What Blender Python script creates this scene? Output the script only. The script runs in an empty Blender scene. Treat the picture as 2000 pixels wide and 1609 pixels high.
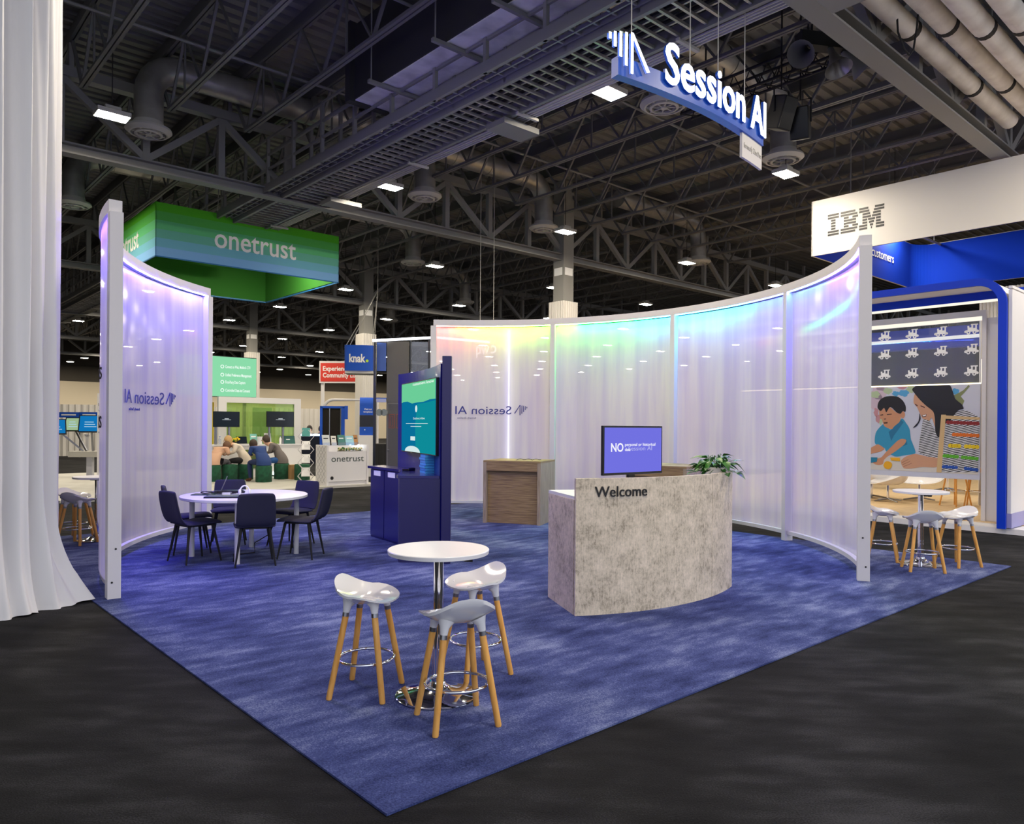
import bpy, bmesh, math, random
from mathutils import Vector, Matrix
from mathutils.geometry import tessellate_polygon
random.seed(7)
sc = bpy.context.scene
COL = sc.collection
PI = math.pi

# ---------------------------------------------------------------- camera, world, exposure
FPX, CX, HY, EYE, ROLL = 1459.0, 1000.0, 831.0, 1.6, math.radians(0.42)
cd = bpy.data.cameras.new('camera')
cam = bpy.data.objects.new('camera', cd)
COL.objects.link(cam)
cd.sensor_width = 36.0
cd.lens = FPX / 2000.0 * 36.0
cd.shift_y = 26.5 / 2000.0
cd.clip_start, cd.clip_end = 0.05, 400.0
cam.matrix_world = Matrix.Translation((0, 0, EYE)) @ Matrix.Rotation(PI / 2, 4, 'X') @ Matrix.Rotation(ROLL, 4, 'Z')
sc.camera = cam
wd = bpy.data.worlds.new('hall_air'); sc.world = wd
wd.use_nodes = True
wd.node_tree.nodes['Background'].inputs[0].default_value = (0.86, 0.9, 1.0, 1)
wd.node_tree.nodes['Background'].inputs[1].default_value = 1.5
sc.view_settings.view_transform = 'Standard'
sc.view_settings.look = 'None'
sc.view_settings.gamma = 1.0
sc.view_settings.exposure = 0.0
LAMP_STRENGTH = 390.0
LED_STRENGTH = 140.0
try:
    sc.cycles.use_denoising = True
    sc.cycles.sample_clamp_indirect = 4.0
    sc.cycles.max_bounces = 8
    sc.cycles.diffuse_bounces = 3
    sc.cycles.transparent_max_bounces = 12
    sc.cycles.caustics_reflective = False
    sc.cycles.caustics_refractive = False
except Exception:
    pass

# ---------------------------------------------------------------- the booth grid
THETA = math.radians(41.75)
C0 = (-0.5, 3.048)
E1 = (math.cos(THETA), math.sin(THETA))
E2 = (-math.sin(THETA), math.cos(THETA))
def xy(s, t): return (C0[0] + s * E1[0] + t * E2[0], C0[1] + s * E1[1] + t * E2[1])
def st(x, y):
    a, b = x - C0[0], y - C0[1]
    return (a * E1[0] + b * E1[1], a * E2[0] + b * E2[1])
def ray(u, v):
    a, b = u - CX, v - HY
    c, s = math.cos(ROLL), math.sin(ROLL)
    return ((c * a + s * b) / FPX, 1.0, (s * a - c * b) / FPX)
def on_t(u, v, t):
    """point (s, z) of the upright plane t = const on the line of sight through a measured photo point"""
    r = ray(u, v)
    k = (t + C0[0] * E2[0] + C0[1] * E2[1]) / (r[0] * E2[0] + r[1] * E2[1])
    return (st(r[0] * k, r[1] * k)[0], EYE + r[2] * k)
def on_s(u, v, s):
    r = ray(u, v)
    k = (s + C0[0] * E1[0] + C0[1] * E1[1]) / (r[0] * E1[0] + r[1] * E1[1])
    return (st(r[0] * k, r[1] * k)[1], EYE + r[2] * k)
def at_depth(u, v, d):
    r = ray(u, v); return (r[0] * d, d, EYE + r[2] * d)
def at_z(u, v, z):
    r = ray(u, v); k = (z - EYE) / r[2]; return (r[0] * k, k)

# ---------------------------------------------------------------- materials
def lin(h):
    h = h.lstrip('#'); o = []
    for i in (0, 2, 4):
        c = int(h[i:i + 2], 16) / 255.0
        o.append(c / 12.92 if c <= 0.04045 else ((c + 0.055) / 1.055) ** 2.4)
    return (o[0], o[1], o[2], 1.0)
def mat(name, col, rough=0.5, metal=0.0, spec=0.5, coat=0.0, glow=0.0, glow_col=None, noise=None, bump=None):
    """noise = (scale, second colour, detail, (sx, sy, sz) stretch, low, high); bump = (scale, strength, stretch)"""
    m = bpy.data.materials.new(name); m.use_nodes = True
    nt = m.node_tree; b = nt.nodes['Principled BSDF']
    b.inputs['Base Color'].default_value = lin(col)
    b.inputs['Roughness'].default_value = rough
    b.inputs['Metallic'].default_value = metal
    b.inputs['Specular IOR Level'].default_value = spec
    b.inputs['Coat Weight'].default_value = coat
    b.inputs['Coat Roughness'].default_value = 0.08
    if glow:
        b.inputs['Emission Color'].default_value = lin(glow_col or col)
        b.inputs['Emission Strength'].default_value = glow
    def field(scale, detail, stretch):
        tc = nt.nodes.new('ShaderNodeTexCoord'); mp = nt.nodes.new('ShaderNodeMapping')
        mp.inputs['Scale'].default_value = stretch
        n = nt.nodes.new('ShaderNodeTexNoise'); n.inputs['Scale'].default_value = scale; n.inputs['Detail'].default_value = detail
        nt.links.new(tc.outputs['Object'], mp.inputs['Vector']); nt.links.new(mp.outputs[0], n.inputs['Vector'])
        return n
    if noise:
        sc_, c2, det, stq, lo, hi = noise
        n = field(sc_, det, stq)
        r = nt.nodes.new('ShaderNodeValToRGB')
        r.color_ramp.elements[0].position = lo; r.color_ramp.elements[0].color = lin(col)
        r.color_ramp.elements[1].position = hi; r.color_ramp.elements[1].color = lin(c2)
        nt.links.new(n.outputs['Fac'], r.inputs[0]); nt.links.new(r.outputs[0], b.inputs['Base Color'])
    if bump:
        n = field(bump[0], 4, bump[2]); bp = nt.nodes.new('ShaderNodeBump')
        bp.inputs['Strength'].default_value = bump[1]; bp.inputs['Distance'].default_value = 0.02
        nt.links.new(n.outputs['Fac'], bp.inputs['Height']); nt.links.new(bp.outputs[0], b.inputs['Normal'])
    return m
def carpet_mat(name, dark, mid, light, big, streak):
    m = bpy.data.materials.new(name); m.use_nodes = True
    nt = m.node_tree; b = nt.nodes['Principled BSDF']; L = nt.links.new
    b.inputs['Roughness'].default_value = 0.95; b.inputs['Specular IOR Level'].default_value = 0.12
    tc = nt.nodes.new('ShaderNodeTexCoord')
    def nz(scale, det, stq, rot=0.0):
        mp = nt.nodes.new('ShaderNodeMapping'); mp.inputs['Scale'].default_value = stq; mp.inputs['Rotation'].default_value = (0, 0, rot)
        n = nt.nodes.new('ShaderNodeTexNoise'); n.inputs['Scale'].default_value = scale; n.inputs['Detail'].default_value = det
        L(tc.outputs['Object'], mp.inputs['Vector']); L(mp.outputs[0], n.inputs['Vector']); return n
    a = nz(big, 5, (1, 1, 1)); s = nz(streak, 4, (0.55, 1.6, 1), 0.35); f = nz(130, 2, (1, 1, 1))
    def ma(op, x, y):
        q = nt.nodes.new('ShaderNodeMath'); q.operation = op
        for i, w in enumerate((x, y)):
            if isinstance(w, float): q.inputs[i].default_value = w
            else: L(w, q.inputs[i])
        return q.outputs[0]
    v = ma('ADD', ma('MULTIPLY', a.outputs['Fac'], 0.42), ma('MULTIPLY', s.outputs['Fac'], 0.34))
    v = ma('ADD', v, ma('MULTIPLY', f.outputs['Fac'], 0.30))
    r = nt.nodes.new('ShaderNodeValToRGB'); e = r.color_ramp.elements
    e[0].position = 0.40; e[0].color = lin(dark); e[1].position = 0.70; e[1].color = lin(light)
    q = e.new(0.54); q.color = lin(mid)
    L(v, r.inputs[0]); L(r.outputs[0], b.inputs['Base Color'])
    bp = nt.nodes.new('ShaderNodeBump'); bp.inputs['Strength'].default_value = 0.5; bp.inputs['Distance'].default_value = 0.01
    L(f.outputs['Fac'], bp.inputs['Height']); L(bp.outputs[0], b.inputs['Normal'])
    return m
def film_mat(name, tint, clear, streak_tint):
    """thin frosted stage film: scatters light both ways, shines like plastic, lets a little of what is behind through"""
    m = bpy.data.materials.new(name); m.use_nodes = True
    nt = m.node_tree; L = nt.links.new
    for n in list(nt.nodes): nt.nodes.remove(n)
    out = nt.nodes.new('ShaderNodeOutputMaterial')
    tc = nt.nodes.new('ShaderNodeTexCoord'); mp = nt.nodes.new('ShaderNodeMapping'); mp.inputs['Scale'].default_value = (1, 1, 0.07)
    n = nt.nodes.new('ShaderNodeTexNoise'); n.inputs['Scale'].default_value = 5.0; n.inputs['Detail'].default_value = 4
    L(tc.outputs['Object'], mp.inputs['Vector']); L(mp.outputs[0], n.inputs['Vector'])
    r = nt.nodes.new('ShaderNodeValToRGB'); e = r.color_ramp.elements
    e[0].position = 0.36; e[0].color = lin(streak_tint); e[1].position = 0.66; e[1].color = lin(tint)
    L(n.outputs['Fac'], r.inputs[0])
    d = nt.nodes.new('ShaderNodeBsdfDiffuse'); t = nt.nodes.new('ShaderNodeBsdfTranslucent')
    L(r.outputs[0], d.inputs[0]); L(r.outputs[0], t.inputs[0])
    m1 = nt.nodes.new('ShaderNodeMixShader'); m1.inputs[0].default_value = 0.5; L(d.outputs[0], m1.inputs[1]); L(t.outputs[0], m1.inputs[2])
    tr = nt.nodes.new('ShaderNodeBsdfTransparent'); tr.inputs[0].default_value = (0.9, 0.9, 0.96, 1)
    m2 = nt.nodes.new('ShaderNodeMixShader'); m2.inputs[0].default_value = clear; L(m1.outputs[0], m2.inputs[1]); L(tr.outputs[0], m2.inputs[2])
    g = nt.nodes.new('ShaderNodeBsdfGlossy'); g.inputs['Roughness'].default_value = 0.13
    bp = nt.nodes.new('ShaderNodeBump'); bp.inputs['Strength'].default_value = 0.06; bp.inputs['Distance'].default_value = 0.02
    L(n.outputs['Fac'], bp.inputs['Height']); L(bp.outputs[0], g.inputs['Normal'])
    lw_ = nt.nodes.new('ShaderNodeLayerWeight'); lw_.inputs['Blend'].default_value = 0.5
    pw = nt.nodes.new('ShaderNodeMath'); pw.operation = 'POWER'; pw.inputs[1].default_value = 4.0; L(lw_.outputs['Facing'], pw.inputs[0])
    fm = nt.nodes.new('ShaderNodeMath'); fm.operation = 'MULTIPLY_ADD'; fm.inputs[1].default_value = 0.40; fm.inputs[2].default_value = 0.022; L(pw.outputs[0], fm.inputs[0])
    m3 = nt.nodes.new('ShaderNodeMixShader'); L(fm.outputs[0], m3.inputs[0]); L(m2.outputs[0], m3.inputs[1]); L(g.outputs[0], m3.inputs[2])
    L(m3.outputs[0], out.inputs[0])
    return m
def glass_mat(name, tint, clear):
    m = bpy.data.materials.new(name); m.use_nodes = True
    nt = m.node_tree; L = nt.links.new
    for n in list(nt.nodes): nt.nodes.remove(n)
    out = nt.nodes.new('ShaderNodeOutputMaterial')
    tr = nt.nodes.new('ShaderNodeBsdfTransparent'); tr.inputs[0].default_value = lin(tint)
    d = nt.nodes.new('ShaderNodeBsdfDiffuse'); d.inputs[0].default_value = lin(tint)
    m0 = nt.nodes.new('ShaderNodeMixShader'); m0.inputs[0].default_value = clear; L(d.outputs[0], m0.inputs[1]); L(tr.outputs[0], m0.inputs[2])
    g = nt.nodes.new('ShaderNodeBsdfGlossy'); g.inputs['Roughness'].default_value = 0.02
    lw_ = nt.nodes.new('ShaderNodeLayerWeight'); lw_.inputs['Blend'].default_value = 0.5
    pw = nt.nodes.new('ShaderNodeMath'); pw.operation = 'POWER'; pw.inputs[1].default_value = 5.0; L(lw_.outputs['Facing'], pw.inputs[0])
    fm = nt.nodes.new('ShaderNodeMath'); fm.operation = 'MULTIPLY_ADD'; fm.inputs[1].default_value = 0.7; fm.inputs[2].default_value = 0.05; L(pw.outputs[0], fm.inputs[0])
    m1 = nt.nodes.new('ShaderNodeMixShader'); L(fm.outputs[0], m1.inputs[0]); L(m0.outputs[0], m1.inputs[1]); L(g.outputs[0], m1.inputs[2])
    L(m1.outputs[0], out.inputs[0]); return m
def concrete_mat(name):
    m = bpy.data.materials.new(name); m.use_nodes = True
    nt = m.node_tree; b = nt.nodes['Principled BSDF']; L = nt.links.new; b.inputs['Roughness'].default_value = 0.55
    tc = nt.nodes.new('ShaderNodeTexCoord')
    def nz(scale, det, stq, ro=0.6):
        mp = nt.nodes.new('ShaderNodeMapping'); mp.inputs['Scale'].default_value = stq
        n = nt.nodes.new('ShaderNodeTexNoise'); n.inputs['Scale'].default_value = scale; n.inputs['Detail'].default_value = det; n.inputs['Roughness'].default_value = ro
        L(tc.outputs['Object'], mp.inputs['Vector']); L(mp.outputs[0], n.inputs['Vector']); return n.outputs['Fac']
    def ma(op, x, y):
        q = nt.nodes.new('ShaderNodeMath'); q.operation = op
        for i, w in enumerate((x, y)):
            if isinstance(w, float): q.inputs[i].default_value = w
            else: L(w, q.inputs[i])
        return q.outputs[0]
    v = ma('ADD', ma('MULTIPLY', nz(4.5, 10, (1, 1, 1.3), 0.75), 0.44), ma('MULTIPLY', nz(45.0, 6, (1, 1, 0.6), 0.8), 0.40))
    v = ma('ADD', v, ma('MULTIPLY', nz(150.0, 2, (1, 1, 0.06)), 0.16))
    r = nt.nodes.new('ShaderNodeValToRGB'); e = r.color_ramp.elements
    e[0].position = 0.40; e[0].color = lin('#8f8270'); e[1].position = 0.60; e[1].color = lin('#ead9c4')
    q = e.new(0.49); q.color = lin('#cdbfaa')
    L(v, r.inputs[0]); L(r.outputs[0], b.inputs['Base Color']); return m
def stripe_mat(name, cols, z0, z1):
    """flat printed bands, listed from the bottom up, between heights z0 and z1 of the object"""
    m = bpy.data.materials.new(name); m.use_nodes = True
    nt = m.node_tree; b = nt.nodes['Principled BSDF']; b.inputs['Roughness'].default_value = 0.8; b.inputs['Specular IOR Level'].default_value = 0.15
    tc = nt.nodes.new('ShaderNodeTexCoord'); sx = nt.nodes.new('ShaderNodeSeparateXYZ'); mr = nt.nodes.new('ShaderNodeMapRange')
    mr.inputs['From Min'].default_value = z0; mr.inputs['From Max'].default_value = z1
    nt.links.new(tc.outputs['Object'], sx.inputs[0]); nt.links.new(sx.outputs['Z'], mr.inputs['Value'])
    r = nt.nodes.new('ShaderNodeValToRGB'); r.color_ramp.interpolation = 'CONSTANT'; e = r.color_ramp.elements
    e[0].position = 0.0; e[0].color = lin(cols[0]); e[1].position = 1.0 / len(cols); e[1].color = lin(cols[1])
    for i in range(2, len(cols)): q = e.new(i / len(cols)); q.color = lin(cols[i])
    nt.links.new(mr.outputs[0], r.inputs[0]); nt.links.new(r.outputs[0], b.inputs['Base Color'])
    return m
def emit(name, col, strength):
    m = bpy.data.materials.new(name); m.use_nodes = True
    nt = m.node_tree
    for n in list(nt.nodes): nt.nodes.remove(n)
    out = nt.nodes.new('ShaderNodeOutputMaterial'); e = nt.nodes.new('ShaderNodeEmission')
    e.inputs[0].default_value = lin(col); e.inputs[1].default_value = strength
    nt.links.new(e.outputs[0], out.inputs[0]); return m

M = dict(
    blue_carpet=carpet_mat('blue_carpet', '#202852', '#434d80', '#858fb6', 1.1, 5.0),
    black_carpet=carpet_mat('black_carpet', '#101011', '#202022', '#3c3c40', 1.0, 4.0),
    white_plastic=mat('white_plastic', '#e6e5e8', 0.12, coat=0.6),
    grey_plastic=mat('grey_plastic', '#b9bac6', 0.3),
    wood_leg=mat('beech_leg', '#f2b661', 0.42, noise=(3.0, '#df9a45', 5, (14, 14, 1), 0.35, 0.7)),
    chrome=mat('chrome', '#e6e8ee', 0.06, 1.0),
    steel=mat('brushed_steel', '#9a9ca4', 0.3, 1.0),
    white_top=mat('white_laminate', '#e6e5e9', 0.35),
    white_paint=mat('white_paint', '#d6d3d6', 0.5),
    white_wall=mat('white_panel', '#e4e2e4', 0.6),
    edge_line=mat('seam_shadow_gap', '#26262c', 0.8),
    concrete=concrete_mat('concrete_laminate'),
    greige=mat('greige_oak_across', '#ae9468', 0.55, noise=(5.0, '#786043', 8, (0.7, 0.7, 16), 0.32, 0.7)),
    greige_up=mat('greige_oak_upright', '#bcac92', 0.55, noise=(5.0, '#8e7f68', 8, (16, 16, 0.7), 0.32, 0.7)),
    black=mat('black_gloss', '#0b0b0e', 0.25),
    black_matte=mat('black_matte', '#121214', 0.75),
    navy=mat('navy_gloss_laminate', '#1a1864', 0.28, coat=0.25),
    navy_dark=mat('navy_dark_laminate', '#1d1856', 0.4),
    fabric=mat('black_fabric_led_tint', '#23233c', 0.85, bump=(300, 0.1, (1, 1, 1))),  # black cloth with the blue cast of the LEDs mixed into its colour
    curtain=mat('white_drape_cloth', '#d8d7da', 0.75, bump=(4.0, 0.15, (1, 1, 0.3))),
    drape=mat('white_drape_far', '#dcd8d2', 0.85),
    roof_steel=mat('dark_roof_steel', '#7b7b7b', 0.5),
    joist_steel=mat('dark_joist_steel', '#646465', 0.55),
    deck=mat('dark_roof_deck', '#727272', 0.55),
    duct=mat('galvanised_duct', '#b0aeaa', 0.34, 0.5, noise=(2.0, '#86847f', 6, (1, 1, 1), 0.35, 0.7)),
    duct_side=mat('dark_duct_board', '#2a2a2c', 0.7),
    duct_white=mat('duct_underside_lit', '#eeedec', 0.5, 0.1, noise=(3.0, '#bdbcbb', 8, (1, 1, 1), 0.4, 0.75)),  # light on the duct's underside painted in as a pale colour
    diffuser=mat('diffuser_enamel', '#b4b2ac', 0.5),
    pipe=mat('pipe_lagging', '#f4f0ea', 0.7, noise=(3.0, '#d6d0c8', 6, (1, 1, 1), 0.4, 0.75)),
    lamp=emit('lamp_lens', '#fff1d8', LAMP_STRENGTH),
    concrete_col=mat('column_concrete', '#8a8986', 0.8),
    film=film_mat('frosted_film', '#f1eefa', 0.10, '#ddd6f6'),  # lavender of the LED light tinted into the film colour
    film_left=film_mat('frosted_film_side', '#efecfb', 0.08, '#dad4f8'),  # LED lavender put into this film's colour as well
    ink=mat('navy_ink', '#2a2f86', 0.6),
    ink_black=mat('black_ink', '#1a1a22', 0.6),
    sign_blue=mat('sign_blue', '#16489e', 0.4, glow=0.12, glow_col='#1a4fd0'),
    sign_glow=emit('sign_letters_lit', '#f2f4ff', 4.0),
    ibm_blue=mat('royal_blue_fabric', '#0836b8', 0.8, spec=0.15),
    ibm_blue2=mat('royal_blue_paint', '#0638c4', 0.4, spec=0.25),
    white_fabric=mat('white_sign_fabric', '#cfccc9', 0.8),
    white_lit=emit('lit_white_edge', '#fff6e4', 1.1),
    white_line=emit('lit_white_line', '#f2f4ff', 4.0),
    letter_white=mat('white_letter', '#f6f6f6', 0.6),
    letter_black=mat('black_letter', '#17171b', 0.5),
    ot_green=mat('green_fabric', '#2f7a22', 0.8),
    oak=mat('pale_oak_floor', '#e2c79e', 0.45, noise=(2.0, '#d0b184', 6, (1, 12, 1), 0.35, 0.7)),
    stage=mat('pale_grey_plank', '#c9c7c0', 0.5, noise=(2.0, '#aeaca4', 6, (1, 10, 1), 0.35, 0.7)),
    beige=mat('beige_hall_wall', '#d8ccb6', 0.8),
    dark_wall=mat('dark_hall_wall', '#4a453e', 0.8),
    pouf=mat('green_velvet', '#1c5a40', 0.85, noise=(9.0, '#123c2b', 4, (1, 1, 1), 0.35, 0.7)),
    leaf=mat('pothos_leaf', '#3f7a2c', 0.4, noise=(9.0, '#1f4a1c', 3, (1, 1, 1), 0.4, 0.65)),
    pot=mat('white_pot', '#e4e0da', 0.5),
    soil=mat('soil', '#3a2a1c', 0.95),
    red=mat('sign_red', '#d8362a', 0.6),
    knak=mat('knak_blue_fabric', '#0f52c6', 0.65),
    yellow=mat('yellow_panel', '#e8c818', 0.6),
    cardboard=mat('cardboard', '#b08a5c', 0.85),
    olive=mat('dark_olive_panel', '#5a5953', 0.45),
    screen_dark=mat('dark_screen', '#0a1420', 0.12, glow=0.25, glow_col='#0a2430'),
    glass_green=glass_mat('green_glass', '#cfe8a4', 0.80),
    glass_clear=glass_mat('clear_glass', '#f2f6ff', 0.95),
)

# ---------------------------------------------------------------- mesh helpers
class MB:
    def __init__(self): self.v, self.f, self.mi = [], [], []
    def add(self, vs, fs, k=0):
        n = len(self.v); self.v += [tuple(p) for p in vs]
        for q in fs: self.f.append(tuple(n + i for i in q)); self.mi.append(k)
        return self
    def box(self, x0, x1, y0, y1, z0, z1, k=0):
        vs = [(x, y, z) for z in (z0, z1) for y in (y0, y1) for x in (x0, x1)]
        return self.add(vs, [(0, 2, 3, 1), (4, 5, 7, 6), (0, 1, 5, 4), (2, 6, 7, 3), (0, 4, 6, 2), (1, 3, 7, 5)], k)
    def bar(self, a, b, w, h=None, k=0, up=(0, 0, 1)):
        """rectangular bar from a to b"""
        a, b = Vector(a), Vector(b); d = (b - a).normalized(); u = Vector(up)
        if abs(d.dot(u)) > 0.98: u = Vector((1, 0, 0))
        s = d.cross(u).normalized(); u = s.cross(d); h = h or w
        vs = []
        for p in (a, b):
            for i, j in ((-1, -1), (1, -1), (1, 1), (-1, 1)): vs.append(p + s * (w / 2 * i) + u * (h / 2 * j))
        return self.add(vs, [(0, 1, 2, 3), (7, 6, 5, 4), (0, 4, 5, 1), (1, 5, 6, 2), (2, 6, 7, 3), (3, 7, 4, 0)], k)
    def tube(self, pts, r, n=8, closed=False, k=0, cap=True):
        P = [Vector(p) for p in pts]; m = len(P); R = r if isinstance(r, (list, tuple)) else [r] * m
        ref = None; rings = []
        for i in range(m):
            if closed: d = P[(i + 1) % m] - P[i - 1]
            else: d = P[min(i + 1, m - 1)] - P[max(i - 1, 0)]
            d.normalize()
            if ref is None:
                ref = Vector((0, 0, 1)) if abs(d.z) < 0.9 else Vector((1, 0, 0))
            s = d.cross(ref)
            if s.length < 1e-6: s = d.orthogonal()
            s.normalize(); ref = s.cross(d).normalized()
            rings.append([P[i] + (s * math.cos(2 * PI * j / n) + ref * math.sin(2 * PI * j / n)) * R[i] for j in range(n)])
        vs = [p for rg in rings for p in rg]; fs = []
        for i in range(m if closed else m - 1):
            a, b = i * n, ((i + 1) % m) * n
            for j in range(n): fs.append((a + j, a + (j + 1) % n, b + (j + 1) % n, b + j))
        if cap and not closed:
            fs.append(tuple(range(n - 1, -1, -1))); fs.append(tuple((m - 1) * n + j for j in range(n)))
        return self.add(vs, fs, k)
    def lathe(self, prof, n=32, c=(0, 0, 0), k=0, cap=True):
        vs = []; m = len(prof)
        for r, z in prof:
            for j in range(n): vs.append((c[0] + r * math.cos(2 * PI * j / n), c[1] + r * math.sin(2 * PI * j / n), c[2] + z))
        fs = []
        for i in range(m - 1):
            for j in range(n): fs.append((i * n + j, i * n + (j + 1) % n, (i + 1) * n + (j + 1) % n, (i + 1) * n + j))
        if cap:
            fs.append(tuple(range(n - 1, -1, -1))); fs.append(tuple((m - 1) * n + j for j in range(n)))
        return self.add(vs, fs, k)
    def prism(self, poly, z0, z1, k=0):
        n = len(poly)
        ar = sum(poly[i][0] * poly[(i + 1) % n][1] - poly[(i + 1) % n][0] * poly[i][1] for i in range(n))
        if ar < 0: poly = poly[::-1]
        vs = [(x, y, z0) for x, y in poly] + [(x, y, z1) for x, y in poly]
        fs = [tuple(range(n - 1, -1, -1)), tuple(range(n, 2 * n))]
        fs += [(i, (i + 1) % n, n + (i + 1) % n, n + i) for i in range(n)]
        return self.add(vs, fs, k)
    def plate(self, poly, f, d, k=0):
        """2-D outline (a, b) mapped by f(a, b, depth) with thickness d"""
        n = len(poly)
        vs = [f(a, b, 0.0) for a, b in poly] + [f(a, b, d) for a, b in poly]
        fs = [tuple(range(n)), tuple(range(2 * n - 1, n - 1, -1))] + [(i, n + i, n + (i + 1) % n, (i + 1) % n) for i in range(n)]
        return self.add(vs, fs, k)
    def sphere(self, c, r, n=12, k=0):
        rx, ry, rz = r if isinstance(r, (list, tuple)) else (r, r, r)
        vs = []; m = n // 2
        for i in range(m + 1):
            a = PI * i / m
            for j in range(n): vs.append((c[0] + rx * math.sin(a) * math.cos(2 * PI * j / n), c[1] + ry * math.sin(a) * math.sin(2 * PI * j / n), c[2] - rz * math.cos(a)))
        fs = [(i * n + j, i * n + (j + 1) % n, (i + 1) * n + (j + 1) % n, (i + 1) * n + j) for i in range(m) for j in range(n)]
        return self.add(vs, fs, k)
    def move(self, fn):
        self.v = [tuple(fn(*p)) for p in self.v]; return self
    def build(self, name, ms, parent=None, loc=None, rotz=0.0, smooth=False, bevel=0.0, sub=0):
        me = bpy.data.meshes.new(name)
        me.from_pydata(self.v, [], self.f)
        for m in (ms if isinstance(ms, (list, tuple)) else [ms]): me.materials.append(m)
        if len(me.materials) > 1: me.polygons.foreach_set('material_index', self.mi)
        bm = bmesh.new(); bm.from_mesh(me)
        bmesh.ops.remove_doubles(bm, verts=bm.verts, dist=1e-6)
        bmesh.ops.recalc_face_normals(bm, faces=bm.faces)
        bm.to_mesh(me); bm.free()
        if smooth:
            me.polygons.foreach_set('use_smooth', [True] * len(me.polygons))
            try: me.set_sharp_from_angle(angle=math.radians(40))
            except Exception: pass
        o = bpy.data.objects.new(name, me); COL.objects.link(o)
        if parent: o.parent = parent
        if loc: o.location = loc
        o.rotation_euler = (0, 0, rotz)
        if bevel:
            b = o.modifiers.new('edge', 'BEVEL'); b.width = bevel; b.segments = 2; b.limit_method = 'ANGLE'
        if sub:
            b = o.modifiers.new('round', 'SUBSURF'); b.levels = sub; b.render_levels = sub
        return o
def tag(o, label, cat=None, group=None, kind=None):
    o['label'] = label
    if cat: o['category'] = cat
    if group: o['group'] = group
    if kind: o['kind'] = kind
    return o
def thing(name, label, cat, loc=(0, 0, 0), rotz=0.0, group=None):
    o = bpy.data.objects.new(name, None); COL.objects.link(o)
    o.location = loc; o.rotation_euler = (0, 0, rotz); o.empty_display_size = 0.2
    return tag(o, label, cat, group)
def struct(o, label=None):
    o['kind'] = 'structure'
    if label: o['label'] = label
    return o
def dup(root, loc, rotz, label, group=None):
    r = root.copy(); COL.objects.link(r); r.location = loc; r.rotation_euler = (0, 0, rotz); r['label'] = label
    if group: r['group'] = group
    for ch in list(root.children):
        c = ch.copy(); COL.objects.link(c); c.parent = r
        for g in list(ch.children):
            d = g.copy(); COL.objects.link(d); d.parent = c
    return r
def booth(name, label, cat, s, t, z=0.0, group=None, turn=0.0):
    """a thing standing square to the show floor grid: local x along one aisle, local y along the other"""
    p = xy(s, t); return thing(name, label, cat, (p[0], p[1], z), THETA + turn, group)

_font = {}
def text_mesh(txt, bold=0.0, depth=0.004):
    key = (txt, bold, depth)
    if key in _font: return _font[key]
    def raw(s):
        cu = bpy.data.curves.new('t', 'FONT'); cu.body = s; cu.size = 1.0; cu.extrude = 0.5; cu.offset = bold; cu.resolution_u = 3
        o = bpy.data.objects.new('t', cu); COL.objects.link(o)
        dg = bpy.context.evaluated_depsgraph_get(); dg.update()
        me = bpy.data.meshes.new_from_object(o.evaluated_get(dg))
        vs = [tuple(v.co) for v in me.vertices]; fs = [tuple(p.vertices) for p in me.polygons]
        bpy.data.objects.remove(o); bpy.data.curves.remove(cu); bpy.data.meshes.remove(me)
        return vs, fs
    if 'cap' not in _font:
        v, f = raw('H'); _font['cap'] = max(p[1] for p in v)
    v, f = raw(txt)
    x0 = min(p[0] for p in v); x1 = max(p[0] for p in v)
    _font[key] = ([(p[0] - x0, p[1], p[2]) for p in v], f, x1 - x0)
    return _font[key]
def letters(mb, txt, cap, width=None, f=None, depth=0.004, bold=0.0, mirror=False, k=0):
    """lay text with cap height CAP and total WIDTH through f(along, up, out); along starts at 0"""
    v, fc, w = text_mesh(txt, bold)
    sy = cap / _font['cap']; sx = (width / w) if width else sy; W = w * sx
    vs = []
    for x, y, z in v:
        a = x * sx
        if mirror: a = W - a
        vs.append(f(a, y * sy, (z + 0.5) * depth))
    mb.add(vs, fc, k); return W
def flat(o, ux, uz=(0, 0, 1), out=(0, -1, 0)):
    """frame function for letters(): origin o, along ux, up uz, out"""
    o, ux, uz, out = Vector(o), Vector(ux), Vector(uz), Vector(out)
    return lambda a, b, d: tuple(o + ux * a + uz * b + out * d)
def arc_pts(c, R, a0, a1, n):
    return [(c[0] + R * math.cos(a0 + (a1 - a0) * i / n), c[1] + R * math.sin(a0 + (a1 - a0) * i / n)) for i in range(n + 1)]
def arc_wall(mb, c, r0, r1, a0, a1, z0, z1, n=24, k=0):
    p = arc_pts(c, r1, a0, a1, n) + arc_pts(c, r0, a0, a1, n)[::-1]
    m = len(p); h = n + 1
    vs = [(x, y, z0) for x, y in p] + [(x, y, z1) for x, y in p]; fs = []
    for i in range(n):
        a, b, c2, d = i, i + 1, m - 2 - i, m - 1 - i
        fs += [(d, c2, b, a), (m + a, m + b, m + c2, m + d), (a, b, m + b, m + a), (c2, d, m + d, m + c2)]
    fs += [(0, m, 2 * m - 1, m - 1), (n, n + 1, m + n + 1, m + n)]
    return mb.add(vs, fs, k)

# ================================================================ THE HALL
o = MB().add([(-90, -12, 0), (90, -12, 0), (90, 110, 0), (-90, 110, 0)], [(0, 1, 2, 3)]).build('floor', M['black_carpet'])
struct(o, 'black carpet covering the hall floor and aisles')
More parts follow.
